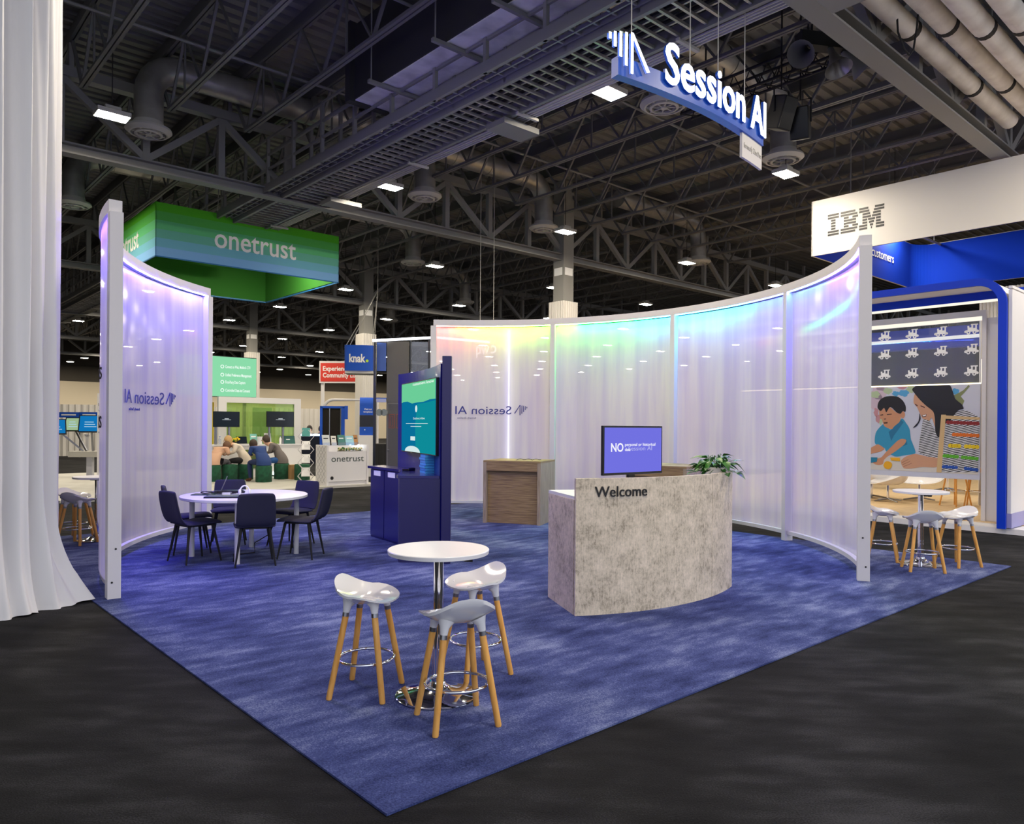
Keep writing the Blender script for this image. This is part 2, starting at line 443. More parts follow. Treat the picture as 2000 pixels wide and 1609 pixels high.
# roof deck: ribbed steel, ribs run along the s direction
DECK = 8.75
S0, S1, T0, T1 = -22.0, 62.0, -5.0, 72.0
def strip_xy(s, t): return xy(s, t)
d = MB(); t = T0; pr = []
while t < T1:
    pr += [(t, DECK), (t + 0.10, DECK), (t + 0.13, DECK + 0.07), (t + 0.21, DECK + 0.07), (t + 0.24, DECK)]
    t += 0.30
vs = []
for tt, z in pr:
    a, b = xy(S0, tt), xy(S1, tt); vs += [(a[0], a[1], z), (b[0], b[1], z)]
d.add(vs, [(2 * i, 2 * i + 1, 2 * i + 3, 2 * i + 2) for i in range(len(pr) - 1)])
o = d.build('ceiling', M['deck']); struct(o, 'dark ribbed metal roof deck')
# far walls of the hall
w = MB(); a, b = xy(S0, T1), xy(S1, T1)
w.bar((a[0], a[1], 2.6), (b[0], b[1], 2.6), 0.3, 5.2)
o = w.build('wall_back', M['beige']); struct(o, 'beige wall at the far end of the hall')
w = MB(); w.bar((a[0], a[1], 7.0), (b[0], b[1], 7.0), 0.3, 3.6)
o = w.build('trim_1', M['dark_wall']); struct(o, 'dark band above the beige far wall')
w = MB(); a, b = xy(S0, T0), xy(S0, T1)
w.bar((a[0], a[1], 4.4), (b[0], b[1], 4.4), 0.3, 8.8)
o = w.build('wall_left', M['beige']); struct(o)
w = MB(); a, b = xy(S1, T0), xy(S1, T1)
w.bar((a[0], a[1], 4.4), (b[0], b[1], 4.4), 0.3, 8.8)
o = w.build('wall_right', M['dark_wall']); struct(o)

# columns on the t grid, wrapped in white drape to 5.2 m
TT = [1.56, 12.82, 24.0, 35.4, 46.8, 58.2]
CAP_TXT = M['letter_white']
for i, t in enumerate(TT[:4]):
    if i == 0: continue
    p = xy(14.1, t)
    c = MB().box(-0.21, 0.21, -0.21, 0.21, 0, DECK)
    o = c.build('column', M['concrete_col'], loc=(p[0], p[1], 0), rotz=THETA); struct(o, 'grey concrete roof column with white drape around its foot')
    pl = MB().box(-0.16, 0.16, -0.222, -0.212, 6.0, 6.22).box(-0.222, -0.212, -0.16, 0.16, 6.0, 6.22)
    if i in (1, 2, 3): pl.build('plate', M['letter_white'], o)
    dr = MB(); n = 96; prof = []
    for j in range(n):
        a = 2 * PI * j / n; q = max(abs(math.cos(a)), abs(math.sin(a)))
        r = 0.30 / q * (1 + 0.035 * math.sin(j * PI / 2)); prof.append((r * math.cos(a), r * math.sin(a)))
    dr.prism(prof, 0, 5.2 + 0.03 * i)
    tag(dr.build('column_drape', M['drape'], loc=(p[0], p[1], 0), rotz=THETA),
        ['white pleated drape around the column behind the royal blue arch', 'white pleated drape around the column behind the curved film wall',
         'white pleated drape around the column behind the small blue hanging cube', 'white pleated drape around the column behind the pale green screen'][i], 'drape', 'drapes around roof columns')

# main trusses: run along s at every column line
def truss_mesh(s0, s1):
    m = MB(); zb, zt = 6.45, 7.82
    m.box(s0, s1, -0.13, 0.13, zb - 0.02, zb + 0.01).box(s0, s1, -0.012, 0.012, zb, zb + 0.15).box(s0, s1, -0.13, 0.13, zb + 0.15, zb + 0.18)
    m.box(s0, s1, -0.11, 0.11, zt, zt + 0.18)
    s = s0; k = 0; st_ = 1.435
    while s < s1 - 0.1:
        m.bar((s, 0, zb + 0.17), (s, 0, zt), 0.13, 0.13, up=(0, 1, 0)); m.box(s + 0.13, s + 0.21, -0.05, 0.05, zt + 0.18, 8.45)
        if k % 2: m.bar((s, 0, zb + 0.2), (min(s + st_, s1), 0, zt), 0.12, 0.12, up=(0, 1, 0))
        else: m.bar((s, 0, zt), (min(s + st_, s1), 0, zb + 0.2), 0.12, 0.12, up=(0, 1, 0))
        s += st_; k += 1
    return m
rng = [(-2, 40), (-8, 50), (-8, 55), (-10, 60), (-10, 60), (-10, 60)]
for i, t in enumerate(TT):
    p = xy(0, t)
    s0 = rng[i][0]; s0 = 14.1 - 1.435 * round((14.1 - s0) / 1.435)
    o = truss_mesh(s0, rng[i][1]).build('roof_truss', M['roof_steel'], loc=(p[0], p[1], 0), rotz=THETA)
    struct(o, 'dark grey steel roof truss carrying the joists')
# open web joists: run along t between the trusses
def joist_mesh(L, zb=7.35, zt=8.45):
    m = MB()
    for q in (-0.035, 0.035):
        m.box(q - 0.025, q + 0.025, 0.9, L - 0.9, zb, zb + 0.05)
        m.box(q - 0.025, q + 0.025, 0, L, zt, zt + 0.06)
    m.box(-0.015, 0.015, 0, L, zt + 0.06, DECK)
    n = max(2, round((L - 1.8) / 1.55)); w = (L - 1.8) / n
    m.bar((0, 0.12, zt), (0, 0.9, zb + 0.02), 0.05)
    m.bar((0, L - 0.12, zt), (0, L - 0.9, zb + 0.02), 0.05)
    for i in range(n):
        a = 0.9 + i * w
        m.bar((0, a, zb + 0.03), (0, a + w / 2, zt + 0.02), 0.035)
        m.bar((0, a + w / 2, zt + 0.02), (0, a + w, zb + 0.03), 0.045)
        if i % 2: m.bar((0, a + w / 2, zb + 0.02), (0, a + w / 2, zt), 0.03)
    return m
bays = [(1.56 - 11.3, 1.56, 5, 19), (1.56, 12.82, -1, 22), (12.82, 24.0, -2, 27), (24.0, 35.4, 0, 34), (35.4, 46.8, 3, 40), (46.8, 58.2, 6, 46)]
for (ta, tb, s0, s1) in bays:
    proto = None
    s = 14.1 - 1.265 - 1.435 * math.floor((14.1 - 1.265 - s0) / 1.435)
    while s < s1:
        p = xy(s, ta)
        if proto is None:
            proto = joist_mesh(tb - ta).build('roof_joist', M['joist_steel'], loc=(p[0], p[1], 0), rotz=THETA)
            struct(proto, 'dark open web roof joist under the metal deck')
        else:
            c = proto.copy(); COL.objects.link(c); c.location = (p[0], p[1], 0)
        s += 1.435

# ---------------------------------------------------------------- high bay lights on their grid
LZ = 6.6
def make_lamp():
    r = thing('ceiling_light', 'white LED high bay light hanging under the dark roof', 'light', (0, 0, 0), THETA, 'high bay lights')
    h = MB().box(-0.25, 0.25, -0.17, 0.17, 0.015, 0.09).box(-0.12, 0.12, -0.09, 0.09, 0.09, 0.17)
    h.build('housing', M['diffuser'], r, bevel=0.006)
    l = MB()
    for i in range(4): l.add([(-0.235 + i * 0.12, -0.15, 0.012), (-0.125 + i * 0.12, -0.15, 0.012), (-0.125 + i * 0.12, 0.15, 0.012), (-0.235 + i * 0.12, 0.15, 0.012)], [(0, 3, 2, 1)])
    l.build('lens', M['lamp'], r)
    MB().tube([(0, 0, 0.16), (0, 0, DECK - LZ)], 0.008, 6).build('cord', M['black_matte'], r)
    return r
lamp0 = make_lamp(); first = True
LAMPS = []
for j, t in enumerate([-0.85, 4.85, 10.92, 16.66, 22.3, 27.95, 33.6, 39.3, 45.0, 51.0, 57.0, 63.0, 68.0]):
    for i in range(-1, 10):
        s = 1.58 + 5.32 * i
        x, y = xy(s, t)
        if y < -3: continue
        u = CX + x / y * FPX if y > 0.5 else -9999
        vis = y > 0.5 and -60 < u < 2060
        if not vis and not (j in (0, 1, 2) and i in (0, 1, 2, 3, 4)): continue
        if u > 1560 and y > 19: continue
        LAMPS.append((x, y))
for i, (x, y) in enumerate(LAMPS):
    if i == 0: lamp0.location = (x, y, LZ)
    else: dup(lamp0, (x, y, LZ), THETA, lamp0['label'])

# ---------------------------------------------------------------- ducts
def round_duct(s, t, s_from, label, zd=6.9, r=0.25):
    root = booth('air_duct', label, 'duct', s, t, 0, 'round ducts with drum diffusers')
    sg = 1 if s_from > s else -1
    m = MB(); zt = 8.2
    pts = [(0, 0, zd + 0.1), (0, 0, zt - 0.55)]
    for k in range(1, 7):
        a = k / 6 * PI / 2; pts.append((sg * 0.55 * (1 - math.cos(a)), 0, zt - 0.55 + 0.55 * math.sin(a)))
    m.tube(pts, r, 20)
    m.build('drop_pipe', M['duct'], root, smooth=True)
    L = abs(s_from - s)
    m = MB().tube([(sg * 0.55, 0, zt), (sg * L, 0, zt)], r, 20)
    x = 0.9
    while x < L: m.tube([(sg * (x - 0.02), 0, zt), (sg * (x + 0.02), 0, zt)], r + 0.012, 20); x += 1.1
    m.build('branch_pipe', M['duct'], root, smooth=True)
    f = MB().lathe([(r + 0.005, 0.22), (r + 0.02, 0.12), (0.39, 0.10), (0.40, 0.06), (0.33, 0.0), (0.30, 0.0), (0.30, 0.04), (0.27, 0.06)], 32, (0, 0, zd), cap=False)
    f.build('flange', M['diffuser'], root, smooth=True)
    g = MB().lathe([(0.24, 0.03), (0.24, -0.01), (0.20, -0.02), (0.20, 0.03)], 32, (0, 0, zd), cap=False)
    g.lathe([(0.07, 0.05), (0.06, -0.02), (0.001, -0.03)], 16, (0, 0, zd), cap=False)
    for k in range(8):
        a = k * PI / 4
        g.bar((0.05 * math.cos(a), 0.05 * math.sin(a), zd + 0.02), (0.29 * math.cos(a), 0.29 * math.sin(a), zd + 0.03), 0.025, 0.05)
    g.build('grille', M['diffuser'], root)
    return root
DL = [((2.47, 12.1), 6.3, 'big round duct drop with elbow, behind the green striped hanging sign'),
      ((8.47, 5.0), 5.6, 'round duct drop hanging nearest the lit curved sign letters'),
      ((8.45, 11.85), 5.6, 'round duct drop beyond the catwalk, left of the bent silver branch duct'),
      ((12.45, 11.97), 6.0, 'round duct drop fed by a bent silver branch duct in front of the grey column'),
      ((12.24, 4.92), 5.6, 'round duct drop below the hanging speaker boxes at the end of the lit sign'),
      ((2.5, 18.3), 6.3, 'small round duct drop beside the edge of the white drape'),
      ((12.3, 18.0), 8.0, 'small round duct drop right of the green striped hanging sign'),
      ((19.0, 11.5), 15.0, 'small round duct drop above the curved film wall, near the white hanging sign'),
      ((18.5, 23.1), 15.0, 'far round duct drop left of the draped column top'),
      ((19.2, 30.2), 15.0, 'farthest round duct drop, above the dark tower with the lit edge')]
for (p, sf, lb) in DL: round_duct(p[0], p[1], sf, lb)
# rectangular duct with trapeze hangers
r = booth('supply_duct', 'long dark rectangular duct with a pale underside beside the catwalk', 'duct', 0, 0)
MB().box(4.64, 5.54, 2.6, 8.6, 7.02, 8.25).box(4.55, 5.62, 8.45, 8.6, 6.98, 8.3).build('casing', M['duct_side'], r)
MB().box(4.66, 5.52, 2.6, 8.55, 7.0, 7.019).build('underside', M['duct_white'], r)
for t in (3.3, 4.6, 5.9, 7.6):
    h = MB().box(4.4, 5.9, t - 0.03, t + 0.03, 6.93, 6.985)
    for s in (4.45, 5.85): h.tube([(s, t, 6.95), (s, t, DECK)], 0.012, 6)
    h.build('trapeze_hanger', M['roof_steel'], r)
r = booth('supply_duct', 'broad rectangular duct box hanging at the top edge above the catwalk', 'duct', 0, 0)
MB().box(4.4, 5.75, -1.5, 2.5, 6.72, 8.3).build('casing', M['duct_side'], r)
MB().box(4.42, 5.73, -1.5, 2.48, 6.70, 6.719).build('underside', M['duct_white'], r)
MB().box(4.38, 5.77, 1.2, 1.26, 6.66, 8.32).box(4.38, 5.77, 2.44, 2.52, 6.66, 8.32).build('joint_flange', M['duct'], r)

# catwalk: ladder tray, edge beams, rails
r = booth('catwalk', 'long dark catwalk with a ladder tray underside crossing below the roof', 'catwalk', 0, 0)
m = MB()
for s in (5.36, 6.16): m.box(s - 0.03, s + 0.03, -3, 40, 6.46, 6.66)
m.build('edge_beam', M['roof_steel'], r)
m = MB(); t = -3.0
while t < 40: m.box(5.39, 6.13, t, t + 0.035, 6.49, 6.53); t += 0.20 if t < 22 else 0.4
for s in (5.62, 5.88): m.box(s - 0.015, s + 0.015, -3, 40, 6.53, 6.56)
m.build('ladder_tray', M['duct'], r)
m = MB()
for k in range(14): m.tube([(5.48 + 0.04 * k + 0.01 * math.sin(k), -3, 6.58 + 0.012 * (k % 3)), (5.48 + 0.04 * k, 40, 6.58 + 0.012 * (k % 2))], 0.011, 5)
m.build('cables', M['black_matte'], r)
for s in (4.98, 5.36):
    m = MB(); t = -3.0
    for z in (6.95, 7.25, 7.6): m.box(s - 0.02, s + 0.02, -3, 40, z, z + 0.04)
    while t < 40: m.box(s - 0.03, s + 0.03, t, t + 0.06, 6.5, 7.64 if (round(t) % 4) else DECK); t += 1.2
    m.build('railing', M['roof_steel'], r)
m = MB(); t = -3.0
for s in (5.05, 5.17, 5.29): m.box(s - 0.012, s + 0.012, -3, 40, 6.55, 6.60)
while t < 40: m.box(4.96, 5.36, t, t + 0.03, 6.56, 6.59); t += 0.3
m.box(4.94, 4.99, -3, 40, 6.50, 6.66); m.build('walk_deck', M['roof_steel'], r)
m = MB()
for k in range(4): m.tube([(6.30 + 0.06 * k, -3, 6.5), (6.30 + 0.06 * k, 40, 6.5)], 0.018, 6)
t = 0
while t < 40: m.box(6.1, 6.55, t, t + 0.05, 6.44, 6.48); t += 3.0
m.build('conduits', M['diffuser'], r)
for k, t in enumerate((0.9, 6.2, 11.8, 18.0)):
    MB().box(6.0, 6.75, t, t + 0.45, 6.34, 6.43).build('junction_box', M['roof_steel'], r)

# lagged pipes along the beam at upper right
for k in range(4):
    tt = 1.32 - 0.34 * k
    p = xy(0, tt)
    m = MB().tube([(2, 0, 6.92 + 0.05 * (k % 2)), (13.3 + 0.2 * k, 0, 6.92 + 0.05 * (k % 2))], 0.135, 16)
    q = tag(m.build('pipe', M['pipe'], loc=(p[0], p[1], 0), rotz=THETA, smooth=True),
        ['white lagged pipe running right beside the grey roof beam', 'second white lagged pipe counting from the grey roof beam',
         'third white lagged pipe counting from the grey roof beam', 'white lagged pipe farthest from the grey roof beam'][k], 'pipe', 'lagged pipes at the upper right')
    for s in (6.2, 8.9, 11.4): 
        s += 0.35 * k
        MB().tube([(s - 0.05, 0, 6.92 + 0.05 * (k % 2)), (s + 0.05, 0, 6.92 + 0.05 * (k % 2))], 0.142, 16).build('clamp', M['black_matte'], q)
    MB().tube([(9.9, 0, 7.0), (9.9, 0, 8.4)], 0.01, 5).build('hanger', M['roof_steel'], q)
# thin sprinkler pipes
for k, (t, z) in enumerate(((6.6, 7.75), (10.2, 7.9), (16.0, 7.7))):
    p = xy(0, t)
    tag(MB().tube([(-2, 0, z), (32, 0, z)], 0.025, 6).build('sprinkler_pipe', M['roof_steel'], loc=(p[0], p[1], 0), rotz=THETA),
        ['thin sprinkler pipe crossing the roof joists above the catwalk', 'thin sprinkler pipe crossing the roof just in front of the second truss', 'thin sprinkler pipe beyond the second truss'][k], 'pipe', 'sprinkler pipes')

# ================================================================ THE BLUE BOOTH
m = MB(); W, D = 8.46, 9.36; m.box(0, W, 0, D, 0.002, 0.012)
p = xy(0, 0)
tag(m.build('carpet', M['blue_carpet'], loc=(p[0], p[1], 0), rotz=THETA), 'blue rectangular booth carpet laid on the black hall carpet', 'carpet')
FZ = 0.012

def led(col, k=1.0):
    key = 'led_' + col.lstrip('#') + '_%d' % round(k * 100)
    if key not in M: M[key] = emit(key, col, LED_STRENGTH * k)
    return M[key]
def curved_wall(root, c, R, breaks, cols, film, depth=0.12, zt=3.62, boost=1.4):
    """frame posts at BREAKS (radians), header, sill, one film and one led strip per bay"""
    a0, a1 = min(breaks), max(breaks)
    hd = MB(); arc_wall(hd, c, R - depth / 2, R + depth / 2, a0, a1, zt - 0.115, zt, 64)
    hd.build('header', M['white_paint'], root)
    for i, a in enumerate(breaks):
        px, py = c[0] + R * math.cos(a), c[1] + R * math.sin(a)
        end = i in (0, len(breaks) - 1)
        w = 0.055 if end else 0.045
        pm = MB().box(-depth / 2, depth / 2, -w, w, FZ, zt - 0.1165)
        po = pm.build('post', M['white_paint'], root, loc=(px, py, 0), rotz=a)
        if end:
            sg = -1 if a == a0 else 1
            b = MB()
            for (dx, z) in ((0.02, 0.16), (-0.01, 0.46)): b.tube([(dx, sg * (w - 0.002), z), (dx, sg * (w + 0.004), z)], 0.009, 10)
            b.build('bolt', M['black_matte'], po)
    for i in range(len(breaks) - 1):
        b0, b1 = breaks[i], breaks[i + 1]; lo, hi = min(b0, b1), max(b0, b1)
        g = 0.05 / R
        sl = MB(); arc_wall(sl, c, R - 0.03, R + 0.03, lo + g, hi - g, 0.10, 0.15, 20)
        sl.build('sill', M['white_paint'], root)
        f = MB(); n = 40; nz = 16; vs = []
        for a in range(n + 1):
            an = lo + g + (hi - lo - 2 * g) * a / n
            for b in range(nz + 1):
                z = 0.14 + (zt - 0.13 - 0.14) * b / nz
                rr = R + 0.036 + 0.0035 * math.sin(an * R * 3.1 + i) * math.sin(PI * b / nz)
                vs.append((c[0] + rr * math.cos(an), c[1] + rr * math.sin(an), z))
        f.add(vs, [(a * (nz + 1) + b, (a + 1) * (nz + 1) + b, (a + 1) * (nz + 1) + b + 1, a * (nz + 1) + b + 1) for a in range(n) for b in range(nz)])
        f.build('film_panel', film, root, smooth=True)
        # lit strip under the header, in front of the film
        ns = 6; st_ = MB(); ms = []
        cl = cols[i]
        for k in range(ns):
            x0 = lo + g + (hi - lo - 2 * g) * k / ns; x1 = lo + g + (hi - lo - 2 * g) * (k + 1) / ns
            p4 = [(c[0] + q * math.cos(an), c[1] + q * math.sin(an), zz) for an in (x0, (x0 + x1) / 2, x1) for q, zz in ((R - 0.056, zt - 0.1225), (R - 0.026, zt - 0.1225))]
            st_.add(p4, [(0, 1, 3, 2), (2, 3, 5, 4)], k)
            ms.append(led(cl[min(k * len(cl) // ns, len(cl) - 1)], boost))
        st_.build('led_strip', ms, root)
D2R = math.radians
# right hand curved wall
RC, RR = (-0.87, 9.54), 4.87
rb = [D2R(-20.8), D2R(12.0), D2R(41.7), D2R(70.3), D2R(97.7)]
rw = thing('curved_film_wall', 'long curved white framed wall of glowing frosted film behind the welcome desk', 'wall screen', (0, 0, 0))
PUR, BLU, CYA, GRN, YEL, ORA = '#6a48ff', '#3a5cff', '#20c4ff', '#30ff70', '#d0ff30', '#ff8030'
curved_wall(rw, RC, RR, rb, [[PUR, PUR, BLU], [BLU, BLU, '#2090ff', CYA, CYA, CYA], [CYA, '#20ffb0', GRN, GRN, GRN, '#7cff38'], ['#7cff38', YEL, YEL, '#ffc830', ORA, '#ff5440']], M['film'])
# upright lit tube behind the first bay, printed logo seen from the back
a = D2R(97.7 - 17.0)
MB().tube([((RR + 0.09) * math.cos(a) + RC[0], (RR + 0.09) * math.sin(a) + RC[1], z) for z in (0.3, 3.45)], 0.016, 8).build('led_tube', M['white_line'], rw)
def wall_frame(c, R, a_start, sg, z0, off):
    return lambda al, up, d: (c[0] + (R + off + d) * math.cos(a_start + sg * al / R), c[1] + (R + off + d) * math.sin(a_start + sg * al / R), z0 + up)
def logo_bars(mb, f, h, sgn=1, k=0, xs=1.25):
    """sound-wave mark: dot, growing bars, tall bar with a slanted stroke; along runs 0..1.06h"""
    u = h / 225.0
    def pl(p): mb.plate([(a * u * xs, b * u) for a, b in p], f, 0.006, k)
    for x, lo, hi in ((0, 155, 190), (28, 120, 203), (60, 75, 213), (92, 35, 220), (126, 0, 230)):
        pl([(x, lo), (x + 13, lo), (x + 13, hi), (x, hi)])
    pl([(126, 230), (139, 230), (240, 42), (224, 34)])
def ang(u, c, R, far=True):
    k = (u - CX) / FPX; A = 1 + k * k; B = -2 * (k * c[0] + c[1]); C = c[0] ** 2 + c[1] ** 2 - R * R
    y = (-B + math.sqrt(B * B - 4 * A * C)) / 2 / A; return math.atan2(y - c[1], k * y - c[0]), y
lt = MB(); aL, yL = ang(1029, RC, RR)
f = wall_frame(RC, RR, aL, 1, 1.80, 0.016)      # along runs leftward (growing angle), read from outside
logo_bars(lt, f, 0.19)
f2 = wall_frame(RC, RR, aL + 0.31 / RR, 1, 1.815, 0.016)
letters(lt, 'Session AI', 0.155, 1.08, f2)
f3 = wall_frame(RC, RR, aL + 0.99 / RR, 1, 1.725, 0.016)
letters(lt, 'formerly ZineOne', 0.036, 0.36, f3)
lt.build('lettering', M['ink'], rw)

# left hand curved wall
LC, LR = (0.316, 9.97), 5.06
la0, la1 = math.radians(-140.9), math.radians(-194.3)
lw = thing('curved_film_wall', 'shorter curved white framed wall of glowing frosted film beside the round table', 'wall screen', (0, 0, 0))
curved_wall(lw, LC, LR, [la1, la0], [['#5a50ff', '#5848ff', '#5a48ff', '#4a3cff', '#5a3cff', '#6a48ff']], M['film_left'], depth=0.11, boost=2.4)
lt = MB()
def laf(u):
    k = (u - CX) / FPX; A = 1 + k * k; B = -2 * (k * LC[0] + LC[1]); C = LC[0] ** 2 + LC[1] ** 2 - LR * LR
    y = (-B + math.sqrt(B * B - 4 * A * C)) / 2 / A; return math.atan2(y - LC[1], k * y - LC[0])
aS = laf(345)
f = wall_frame(LC, LR, aS, 1, 1.83, 0.016)
logo_bars(lt, f, 0.19)
letters(lt, 'Session AI', 0.165, 1.2, wall_frame(LC, LR, aS + 0.30 / LR, 1, 1.845, 0.016))
letters(lt, 'formerly ZineOne', 0.036, 0.36, wall_frame(LC, LR, aS + 0.99 / LR, 1, 1.755, 0.016))
lt.build('lettering', M['ink'], lw)
# words on the outside, only their ends face the camera
lt = MB()
for z, wd_, tx in ((2.02, 0.62, 'ns'), (1.55, 0.85, 'ans')):
    letters(lt, tx, 0.17, wd_, wall_frame(LC, LR, la0 - (0.42 + wd_) / LR, 1, z, 0.042))
lt.build('lettering', M['ink_black'], lw)

# ---------------------------------------------------------------- hanging curved sign with lit letters
SC, SR = (-3.048, 13.704), 7.67
def sa(u): 
    k = (u - CX) / FPX; A = 1 + k * k; B = -2 * (k * SC[0] + SC[1]); C = SC[0] ** 2 + SC[1] ** 2 - SR * SR
    y = (-B - math.sqrt(B * B - 4 * A * C)) / 2 / A; return math.atan2(y - SC[1], k * y - SC[0])
hs = thing('hanging_sign', 'curved hanging sign with lit white letters on a blue band above the booth', 'sign', (0, 0, 0))
s_a = sa(1202); s_b = sa(1487)
m = MB(); arc_wall(m, SC, SR - 0.10, SR, s_a, s_b, 4.985, 5.17, 40); m.build('band', M['sign_blue'], hs)
def sign_f(a_st, z0, off=0.0): return lambda al, up, d: (SC[0] + (SR + off + d) * math.cos(a_st + al / SR), SC[1] + (SR + off + d) * math.sin(a_st + al / SR), z0 + up)
# each letter: white lit face on a blue return
cur = 0.0
lt = MB(); bk = MB()
f = sign_f(sa(1176), 5.0, 0.06); logo_bars(lt, f, 0.385)
logo_bars(bk, sign_f(sa(1176), 5.0, 0.03), 0.385)
lt.build('logo', M['sign_glow'], hs); bk.build('logo_back', M['sign_blue'], hs)
tot = (s_b - s_a) * SR
s_t = sa(1290); st0 = (s_t - s_a) * SR
lt = MB(); letters(lt, 'Session AI', 0.40, tot - st0 - 0.02, sign_f(s_t, 5.07, 0.03), depth=0.01, bold=0.012); lt.build('lettering', M['sign_glow'], hs)
lt = MB(); letters(lt, 'Session AI', 0.40, tot - st0 - 0.02, sign_f(s_t, 5.07, 0.0), depth=0.029, bold=0.018); lt.build('letter_returns', M['sign_blue'], hs)
m = MB()
for q in (0.09, 0.42, 0.62, 0.86):
    a = s_a + (s_b - s_a) * q; x, y = (SR - 0.085) * math.cos(a) + SC[0], (SR - 0.085) * math.sin(a) + SC[1]
    m.tube([(x, y, 5.165), (x, y, 8.75)], 0.006, 5)
m.build('suspension_cable', M['diffuser'], hs)
pl = MB(); arc_wall(pl, SC, SR - 0.05, SR - 0.02, s_b - 0.075, s_b, 4.70, 4.983, 8); po = pl.build('plaque', M['white_fabric'], hs)
lt = MB(); letters(lt, 'formerly ZineOne', 0.06, 0.5, sign_f(s_b - 0.07, 4.82, -0.018)); lt.build('lettering', M['diffuser'], po)

# ---------------------------------------------------------------- welcome desk
A = (0.538, 6.24); Cc = (2.206, 7.462); ch = math.hypot(Cc[0] - A[0], Cc[1] - A[1])
sag = 0.235; DR = ch * ch / 8 / sag + sag / 2
mx, my = (A[0] + Cc[0]) / 2, (A[1] + Cc[1]) / 2; ux, uy = (Cc[0] - A[0]) / ch, (Cc[1] - A[1]) / ch
DC = (mx - uy * (DR - sag) , my + ux * (DR - sag))
da0 = math.atan2(A[1] - DC[1], A[0] - DC[0]); da1 = math.atan2(Cc[1] - DC[1], Cc[0] - DC[0])
dk = thing('welcome_desk', 'curved concrete-look welcome desk standing on the blue carpet', 'desk', (DC[0], DC[1], 0))
seam = da0 + (da1 - da0) * 0.735
def panel(a0, a1): 
    m = MB(); arc_wall(m, (0, 0), DR - 0.045, DR, a0, a1, FZ, 1.16, 24); return m
panel(da0, seam - 0.0012).build('front_panel', M['concrete'], dk)
panel(seam + 0.0012, da1).build('front_panel', M['concrete'], dk)
B = (0.345, 6.938); lx, ly = A[0] - DC[0], A[1] - DC[1]; bx, by = B[0] - DC[0], B[1] - DC[1]
nx, ny = -(by - ly), (bx - lx); nl = math.hypot(nx, ny); nx, ny = -nx / nl * 1, -ny / nl * 1
if nx < 0: nx, ny = -nx, -ny
m = MB(); t_ = 0.04
m.prism([(lx + nx * 0.0 + (bx - lx) * 0.064, ly + (by - ly) * 0.064), (bx, by), (bx + nx * t_, by + ny * t_), (lx + nx * t_ + (bx - lx) * 0.1, ly + ny * t_ + (by - ly) * 0.1)], FZ, 0.975)
m.build('side_panel', M['concrete'], dk)
inner = arc_pts((0, 0), DR - 0.047, da0 + 0.004, da1, 20); back = arc_pts((0, 0), DR - 0.72, da0 + 0.09, da1 - 0.02, 20)
m = MB(); m.prism(inner + [(bx + nx * 0.9, by + ny * 0.9 + 0.2)] * 0 + back[::-1] + [(bx, by)], 0.976, 1.005); m.build('worktop', M['white_top'], dk)
m = MB(); arc_wall(m, (0, 0), DR - 0.72, DR - 0.68, da0 + 0.35, da1 - 0.02, FZ, 0.975, 16); m.build('back_panel', M['concrete'], dk)
m = MB(); q = arc_pts((0, 0), 1, da1, da1, 1)[0]
m.bar((q[0] * (DR - 0.05), q[1] * (DR - 0.05), 0.495), (q[0] * (DR - 0.7), q[1] * (DR - 0.7), 0.495), 0.04, 0.96); m.build('side_panel', M['concrete'], dk)
lt = MB(); aw = da0 + 0.165 / DR
letters(lt, 'Welcome', 0.088, 0.50, lambda al, up, d: ((DR + d) * math.cos(aw + al / DR), (DR + d) * math.sin(aw + al / DR), 1.005 + up), depth=0.012)
lt.build('lettering', M['letter_black'], dk)
# monitor on the desk
mon = thing('monitor', 'flat monitor with a lilac screen standing on the welcome desk', 'monitor', (1.13, 6.93, 1.005), math.radians(36))
MB().box(-0.385, 0.385, 0.0, 0.03, 0.15, 0.60).box(-0.2, 0.2, 0.03, 0.06, 0.22, 0.5).build('casing', M['black'], mon, bevel=0.004)
sn = MB().box(-0.368, 0.368, -0.0025, -0.0005, 0.172, 0.583).build('screen', emit('lilac_screen', '#7474e6', 0.95), mon)
lt = MB(); f = flat((-0.30, -0.003, 0.40), (1, 0, 0))
letters(lt, 'NO', 0.075, 0.155, flat((-0.29, -0.003, 0.365), (1, 0, 0)), 0.001, 0.02)
letters(lt, 'personal or historical', 0.026, 0.40, flat((-0.115, -0.003, 0.415), (1, 0, 0)), 0.001, 0.015)
letters(lt, 'data', 0.026, 0.07, flat((-0.115, -0.003, 0.37), (1, 0, 0)), 0.001, 0.015)
lt.build('lettering', emit('screen_white', '#f4f4ff', 1.0), sn)
lt = MB(); letters(lt, 'Session AI', 0.04, 0.31, flat((-0.07, -0.0026, 0.372), (1, 0, 0)), 0.0008); lt.build('fading_lettering', emit('screen_pale', '#b9baf4', 0.95), sn)
MB().box(-0.04, 0.04, 0.02, 0.05, 0.01, 0.25).build('neck', M['black'], mon)
MB().box(-0.16, 0.16, -0.05, 0.14, 0.0, 0.012).build('foot', M['black'], mon, bevel=0.004)
